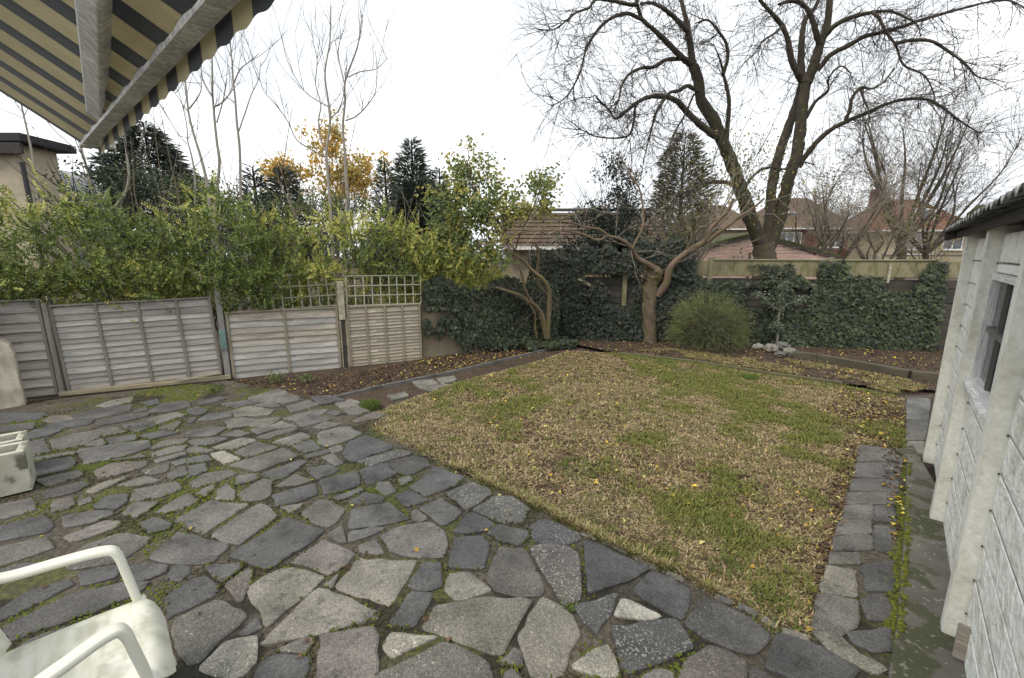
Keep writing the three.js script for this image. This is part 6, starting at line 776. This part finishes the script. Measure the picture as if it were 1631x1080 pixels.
leafy('far_shrub', 'mid green shrubbery behind the hedge under the orange tree', 'shrub', [...[-5.28,3.12,-11.0]].map((v, i) => i === 1 ? 0 : v), [[[-5.3,2.89,-11.0], 0.9, 0.18, 30, 0.4], [[-3.92,2.97,-11.0], 0.7, 0.18, 24, 0.4], [[-6.62,2.93,-10.0], 0.7, 0.2, 26, 0.4], [[-6.65,3.13,-9.5], 0.3, 0.2, 12, 0.5]], 60, 0.22, [[[0.055, 0.09, 0.022], [0.075, 0.12, 0.03]], [[0.13, 0.17, 0.03]]], LEAF, 1.5, leafMat, twigDark);
leafy('leafy_tree', 'straggling half-bare tree with small green leaves before the pink shed', 'tree', [...[5.02,1.92,-12.0]].map((v, i) => i === 1 ? 0 : v), [[[4.61,2.83,-12.0], 0.7, 0.4, 16, 0.5], [[5.88,3.55,-12.0], 0.9, 0.7, 16, 0.4], [[4.14,2.34,-12.0], 0.6, 0.3, 14, 0.3], [[6.28,4.48,-12.0], 0.7, 0.7, 12, 0.4]], 22, 0.3, [[[0.09, 0.12, 0.03], [0.13, 0.16, 0.04]], [[0.22, 0.20, 0.05], [0.30, 0.22, 0.05]]], LEAF, 1.4, leafMat, twigGrey);

// twiggy bare trees behind the garage side
function bareTree(name, label, base, height, r, n, len, lev, seedv, mat, tmat, spread, leaves) {
  const keep = seed; seed = seedv; const t = thing(name, label, 'tree', base), b = V(...base), T = twigSet(), limbs = [];
  const fork = b.clone().add(V(gauss() * 0.2, height * 0.28, 0)); part('trunk', limbGeo([[b.x, b.y - 0.1, b.z], [b.x + 0.05, b.y + height * 0.14, b.z], [fork.x, fork.y, fork.z]], r, r * 0.8, 8), mat, t);
  for (let i = 0; i < n; i++) { const a = i / n * 6.283 + rnd(), k = spread * rr(0.4, 1), e = fork.clone().add(V(Math.cos(a) * k, height * 0.72 * rr(0.6, 1), Math.sin(a) * k * 0.7)), m = fork.clone().lerp(e, 0.45).add(V(Math.cos(a) * k * 0.15 + gauss() * 0.15, 0, gauss() * 0.2)); const l = [[[fork.x, fork.y, fork.z], [m.x, m.y, m.z], [(m.x + e.x) / 2 + gauss() * 0.25, (m.y + e.y) / 2, (m.z + e.z) / 2 + gauss() * 0.25], [e.x, e.y, e.z]], r * 0.42, r * 0.08]; limbs.push(l); part('limb', limbGeo(l[0], l[1], l[2], 6), mat, t); }
  const ends = leaves ? [] : null; for (const l of limbs) limbTwigs(T, l, 5.5, len, 0.011, lev, { curl: 0.2, up: 0.15, kids: 3, spread: 0.6, t0: 0.15, lift: 0.35, ends }); part('twigs', twigGeo(T), tmat, t, true);
  if (leaves) { const items = []; for (const [p] of ends) if (rnd() < leaves[0]) for (let k = 0; k < 3; k++) items.push({ p: p.clone().add(V(gauss() * 0.15, gauss() * 0.15, gauss() * 0.15)), q: qRand(), s: rr(0.7, 1.2), c: vary(pick(leaves[1]), 0.25) }); inst('leaves', LEAF_L, leafMat, items, t); }
  seed = keep;
}
const gd = a => [a[0], 0, a[2]];
bareTree('bare_tree', 'fan-shaped twiggy bare tree left of the red roofed house', gd([15.91,1.71,-18.0]), 7.8, 0.19, 11, 1.5, 2, 77, barkGrey, twigGrey, 2.9, [0.03, [[0.15, 0.17, 0.04]]]);
bareTree('bare_tree', 'second twiggy bare tree just right of the fan-shaped one', gd([17.93,1.7,-19.0]), 6.4, 0.14, 8, 1.4, 2, 78, barkGrey, twigGrey, 2.6);
bareTree('bare_tree', 'brownish thicket tree right of the big forked trunk', gd([11.72,1.72,-16.0]), 4.6, 0.12, 9, 1.1, 2, 79, barkGrey, twigPale, 1.9, [0.05, [[0.15, 0.15, 0.05]]]);
bareTree('bare_tree', 'low tangled bare tree in front of the far brown house', gd([10.14,1.73,-15.0]), 3.6, 0.1, 8, 1.0, 2, 80, barkGrey, twigPale, 1.6, [0.04, [[0.18, 0.17, 0.05]]]);
bareTree('bare_tree', 'small bare tree with olive leaves beside the red roofed house', gd([14.15,1.72,-17.0]), 3.8, 0.1, 8, 1.0, 2, 81, barkGrey, twigPale, 1.5, [0.16, [[0.16, 0.19, 0.04], [0.22, 0.2, 0.05]]]);
bareTree('bare_tree', 'yellow-leaved small tree before the white house front', gd([22.38,1.59,-24.0]), 3.3, 0.09, 7, 0.9, 2, 82, barkGrey, twigPale, 1.5, [0.22, [[0.40, 0.30, 0.05], [0.3, 0.25, 0.06]]]);
bareTree('bare_tree', 'tangled bare bush left of the pink shed', gd([4.37,1.71,-12.8]), 2.9, 0.07, 8, 0.8, 2, 83, barkGrey, twigPale, 1.2, [0.10, [[0.13, 0.15, 0.04]]]);

// ---------- buildings beyond ----------
const boardWall = (w, h, col, t, x, y, z, n) => { const g = worldUV(box(w, h / n - 0.012, 0.03, 0, 0, 0)); for (let i = 0; i < n; i++) { const m = local('board', g, col, t); m.position.set(x, y + (i + 0.5) * h / n, z); m.rotation.x = -0.06; } };
const tileTex = tex(512, (u, v) => { const row = Math.floor(v * 16), f = fbm(u * 16 + row * 3.7, row * 1.3, 512, 3, 301), g = fbm(u * 60, v * 60, 60, 2, 302); return mix([0.47, 0.30, 0.235], [0.34, 0.225, 0.185], f).map(x => x * (0.8 + 0.4 * g)); });
const tileBump = tex(512, (u, v) => (v * 16) % 1, false);
const redRoof = std({ map: tileTex, bumpMap: tileBump, bumpScale: 0.02 }), brownRoof = std({ map: tex(512, (u, v) => { const row = Math.floor(v * 16), f = fbm(u * 16 + row * 3.7, row * 1.3, 512, 3, 305), g = fbm(u * 60, v * 60, 60, 2, 306), m = smooth(0.5, 0.7, fbm(u * 7, v * 7, 7, 4, 307)); return mix(mix([0.43, 0.345, 0.29], [0.31, 0.255, 0.22], f), [0.36, 0.36, 0.22], m * 0.6).map(x => x * (0.8 + 0.4 * g)); }), bumpMap: tileBump, bumpScale: 0.02 }), mossRoof = std({ map: tex(512, (u, v) => { const f = fbm(u * 8, v * 8, 8, 5, 311), g = fbm(u * 50, v * 50, 50, 2, 312); return mix([0.27, 0.29, 0.15], [0.38, 0.38, 0.22], f).map(x => x * (0.75 + 0.5 * g)); }), bumpMap: lumpBump, bumpScale: 0.03 });
const render_ = std({ map: wallTex, color: C(1.5, 1.5, 1.48) }), brickM = std({ map: tileTex, color: C(0.9, 0.85, 0.8) }), glass = new THREE.MeshPhysicalMaterial({ color: C(0.08, 0.09, 0.1), roughness: 0.08, metalness: 0, clearcoat: 1 }), whitePaint = std({ color: C(0.75, 0.75, 0.73), roughness: 0.5 });
function windowUnit(t, x, y, z, w, h, cols = 2) { const f = local('window', mergeGeometries([box(w, 0.07, 0.08, x, y + h / 2, z), box(w, 0.07, 0.08, x, y - h / 2, z), ...Array.from({ length: cols + 1 }, (_, i) => box(0.07, h - 0.072, 0.078, x - w / 2 + 0.035 + (w - 0.07) * i / cols, y, z))]), whitePaint, t); for (let i = 0; i < cols; i++) local('pane', box((w - 0.07) / cols - 0.072, h - 0.075, 0.02, x - w / 2 + 0.035 + (w - 0.07) * (i + 0.5) / cols, y, z - 0.01), glass, f); local('sill', box(w + 0.14, 0.06, 0.16, x, y - h / 2 - 0.066, z + 0.03), whitePaint, f); }
const prism = (pts, d) => { const g = new THREE.ExtrudeGeometry(new THREE.Shape(pts.map(p => new THREE.Vector2(...p))), { depth: d, bevelEnabled: false }); return g; };
{ // pink boarded shed
  const t = thing('pink_shed', 'pink boarded shed with a mossy gable roof behind the big tree', 'shed', [7.75, 0, -14.5]); const pink = std({ map: woodTex, color: C(1.25, 0.86, 0.72), bumpMap: woodBump, bumpScale: 0.003 });
  boardWall(5.3, 1.8, pink, t, 0, -0.05, 0, 13); const n = 6; for (let i = 0; i < n; i++) { const w = 5.3 * (1 - (i + 0.5) / n) - 0.05; const m = local('gable_board', worldUV(box(w, 0.105, 0.03)), pink, t); m.position.set(0.15, 1.8 + i * 0.113, 0); m.rotation.x = -0.06; }
  for (const s of [-1, 1]) { const L = 2.95, g = worldUV(box(L, 0.07, 3.0, 0, 0, 0, 0.02)); g.rotateZ(-s * 0.25); g.translate(0.15 + s * L / 2 * 0.968, 2.52 - L / 2 * 0.247, -1.45); local('roof', g, mossRoof, t); const f = worldUV(box(L, 0.09, 0.03, 0, 0, 0)); f.rotateZ(-s * 0.25); f.translate(0.15 + s * L / 2 * 0.968, 2.43 - L / 2 * 0.247, 0.075); local('barge_board', f, wood(0.08, 0.07, 0.055), t); }
  local('corner_post', box(0.05, 1.9, 0.05, 0.05, 0.95, 0.04), wood(0.12, 0.1, 0.08), t); local('side_wall', box(0.08, 1.75, 3, -2.6, 0.87, -1.5), pink, t); local('side_wall', box(0.08, 1.75, 3, 2.6, 0.87, -1.5), pink, t); local('rear_wall', box(5.2, 1.75, 0.08, 0, 0.87, -3.0), pink, t);
}
{ // long low building with a brown roof in the middle distance
  const t = thing('long_outbuilding', 'long low building with a ridged brown roof behind the corner', 'building', [2.6, 0, -16]); const rows = 9; local('wall', box(5.6, 2.2, 3, 0, 1.1, -1.6), render_, t); for (let i = 0; i < rows; i++) { const m = local('roof_course', worldUV(box(6.0, 0.06, 0.27, 0, 0, 0, 0.01)), brownRoof, t); m.position.set(0, 2.15 + i * 0.15, 0.25 - i * 0.22); m.rotation.x = 0.45; } local('ridge', box(6.0, 0.1, 0.2, 0, 3.55, -1.75), wood(0.07, 0.06, 0.055), t); local('rear_roof', (() => { const g = box(6.0, 0.08, 2.2, 0, 0, 0); g.rotateX(0.6); g.translate(0, 2.9, -2.7); return g; })(), brownRoof, t); local('eaves_board', box(6.0, 0.12, 0.04, 0, 2.05, 0.38), whitePaint, t);
}
function house(label, base, w, eave, ridge, depth, roofM, wallM, fn, hip) { const t = thing('house', label, 'house', base); local('wall', box(w, eave, depth, 0, eave / 2, -depth / 2), wallM, t); const o = 0.5, W = w / 2 + o, r = hip ? w * 0.18 : W, P = [[-W, eave, o], [W, eave, o], [W, eave, -depth - o], [-W, eave, -depth - o], [-r, ridge, -depth / 2], [r, ridge, -depth / 2]], I = [[0, 1, 5], [0, 5, 4], [1, 2, 5], [2, 3, 4], [2, 4, 5], [3, 0, 4]], pos = [], uv = []; I.forEach(tr => tr.forEach(k => { pos.push(...P[k]); uv.push(P[k][0] / 2.2, (P[k][1] * 1.4) / 2.2); })); const g = new THREE.BufferGeometry(); g.setAttribute('position', new THREE.Float32BufferAttribute(pos, 3)); g.setAttribute('uv', new THREE.Float32BufferAttribute(uv, 2)); g.computeVertexNormals(); const rf = local('roof', g, roofM, t); local('gutter', box(w + 1, 0.12, 0.12, 0, eave - 0.03, o + 0.06), whitePaint, t); local('soffit', box(w + 0.98, 0.04, depth + 0.9, 0, eave - 0.03, -depth / 2), whitePaint, t); fn(t, rf); return t; }
house('white house with a red tiled roof and roof window by the garage', [37.5, 0, -40], 8.5, 3.9, 7.0, 7, redRoof, render_, (t, rf) => { windowUnit(t, -1.6, 2.9, 0.03, 2.6, 1.3, 3); windowUnit(t, 2.2, 2.9, 0.03, 1.8, 1.3, 2); windowUnit(t, -1, 1.2, 0.03, 3, 1.2, 3); const d = local('roof_window', box(1.9, 1.1, 0.3, 0.1, 5.35, -1.0), whitePaint, rf); local('pane', box(1.6, 0.85, 0.03, 0.1, 5.35, -0.83), glass, d); local('chimney', box(0.9, 1.6, 0.7, -2.5, 7.1, -3.4), brickM, rf); }, true);
house('brown hipped house seen through twigs behind the pink shed', [29.5, 0, -44], 8.5, 4.3, 7.6, 7, brownRoof, brickM, (t, rf) => { windowUnit(t, -2, 3.2, 0.03, 2.2, 1.4, 3); windowUnit(t, 2.2, 3.2, 0.03, 2.2, 1.4, 3); local('bay', box(3, 2.4, 0.5, -2, 1.2, 0.25), render_, t); const d = local('roof_window', box(1.3, 0.8, 0.3, -1.5, 5.6, -1.3), whitePaint, rf); local('pane', box(1.1, 0.6, 0.03, -1.5, 5.6, -1.13), glass, d); }, true);
house('far white-walled house mostly hidden by the bare trees', [22.5, 0, -47], 7, 4.4, 7.2, 7, brownRoof, render_, (t, rf) => { windowUnit(t, -1.5, 3.2, 0.03, 2, 1.3, 2); windowUnit(t, 1.6, 3.2, 0.03, 2, 1.3, 2); }, true);
{ const t = thing('garden_wall', 'white painted wall below the red roofed house', 'wall', [36.5, 0, -38]); local('wall', box(9, 1.7, 0.25, 0, 0.85, 0), render_, t); local('coping', box(9.1, 0.08, 0.35, 0, 1.74, 0), stoneMats.m0, t); }
{ // neighbour at far left
  const a = [-9.37,3.83,-9.0], t = thing('flat_roofed_extension', 'cream neighbouring extension with a dark flat roof at the left edge', 'building', [a[0], 0, -9]); local('wall', worldUV(box(3, 3.95, 0.7, -1.72, 1.97, -0.35)), std({ map: wallTex, color: C(1.9, 1.95, 2.05), bumpMap: fineBump, bumpScale: 0.004 }), t); local('roof', worldUV(box(3.4, 0.16, 1.1, -1.66, 4.03, -0.35, 0.02)), std({ color: C(0.03, 0.03, 0.033), roughness: 0.8, map: grainTex }), t); local('fascia', box(3.3, 0.2, 0.05, -1.66, 3.84, 0.16), wood(0.035, 0.033, 0.03), t); local('downpipe', new THREE.CylinderGeometry(0.04, 0.04, 3.6, 10).translate(-0.16, 1.8, 0.07), std({ color: C(0.04, 0.04, 0.045) }), t);
  const b = [-10.42,3.34,-10.5], d = thing('domed_store', 'pale grey domed garden store showing above the hedge at left', 'store', [b[0], 0, -10.5]); const g = new THREE.SphereGeometry(0.8, 28, 14, 0, 6.2832, 0, 1.5708); g.scale(1, 0.75, 1); g.translate(0, 3.12, 0); local('dome', g, std({ color: C(0.42, 0.43, 0.44), map: grainTex, roughness: 0.5 }), d); local('body', new THREE.CylinderGeometry(0.78, 0.78, 3.12, 28).translate(0, 1.56, 0), std({ color: C(0.35, 0.36, 0.36), map: grainTex }), d); const ribs = []; for (let i = 0; i < 10; i++) { const q = new THREE.TorusGeometry(0.805, 0.014, 5, 16, 1.5708); q.scale(1, 0.75, 1); q.rotateY(i * 0.628); q.translate(0, 3.12, 0); ribs.push(q); } local('ribs', mergeGeometries(ribs), std({ color: C(0.3, 0.3, 0.31) }), d);
}
// far tree line closing the view at ground level
{ const items = []; for (let i = 0; i < 9000; i++) { const a = rr(-1.25, 1.25), R = rr(60, 75), h = Math.pow(rnd(), 1.2) * (3.2 + 2.2 * fbm(a * 12, 1, 1 << 16, 3, 321)); items.push({ p: V(Math.sin(a) * R, h, -Math.cos(a) * R), q: qRand(), s: rr(2, 4.5), c: vary(pick([[0.06, 0.07, 0.035], [0.08, 0.075, 0.045], [0.05, 0.06, 0.03]]), 0.2) }); } const m = inst('distant_trees', SPRAY, leafMat, items, scene); m.userData = { kind: 'stuff', label: 'far belt of garden trees closing the horizon', category: 'trees' }; }

renderer.render(scene, camera);
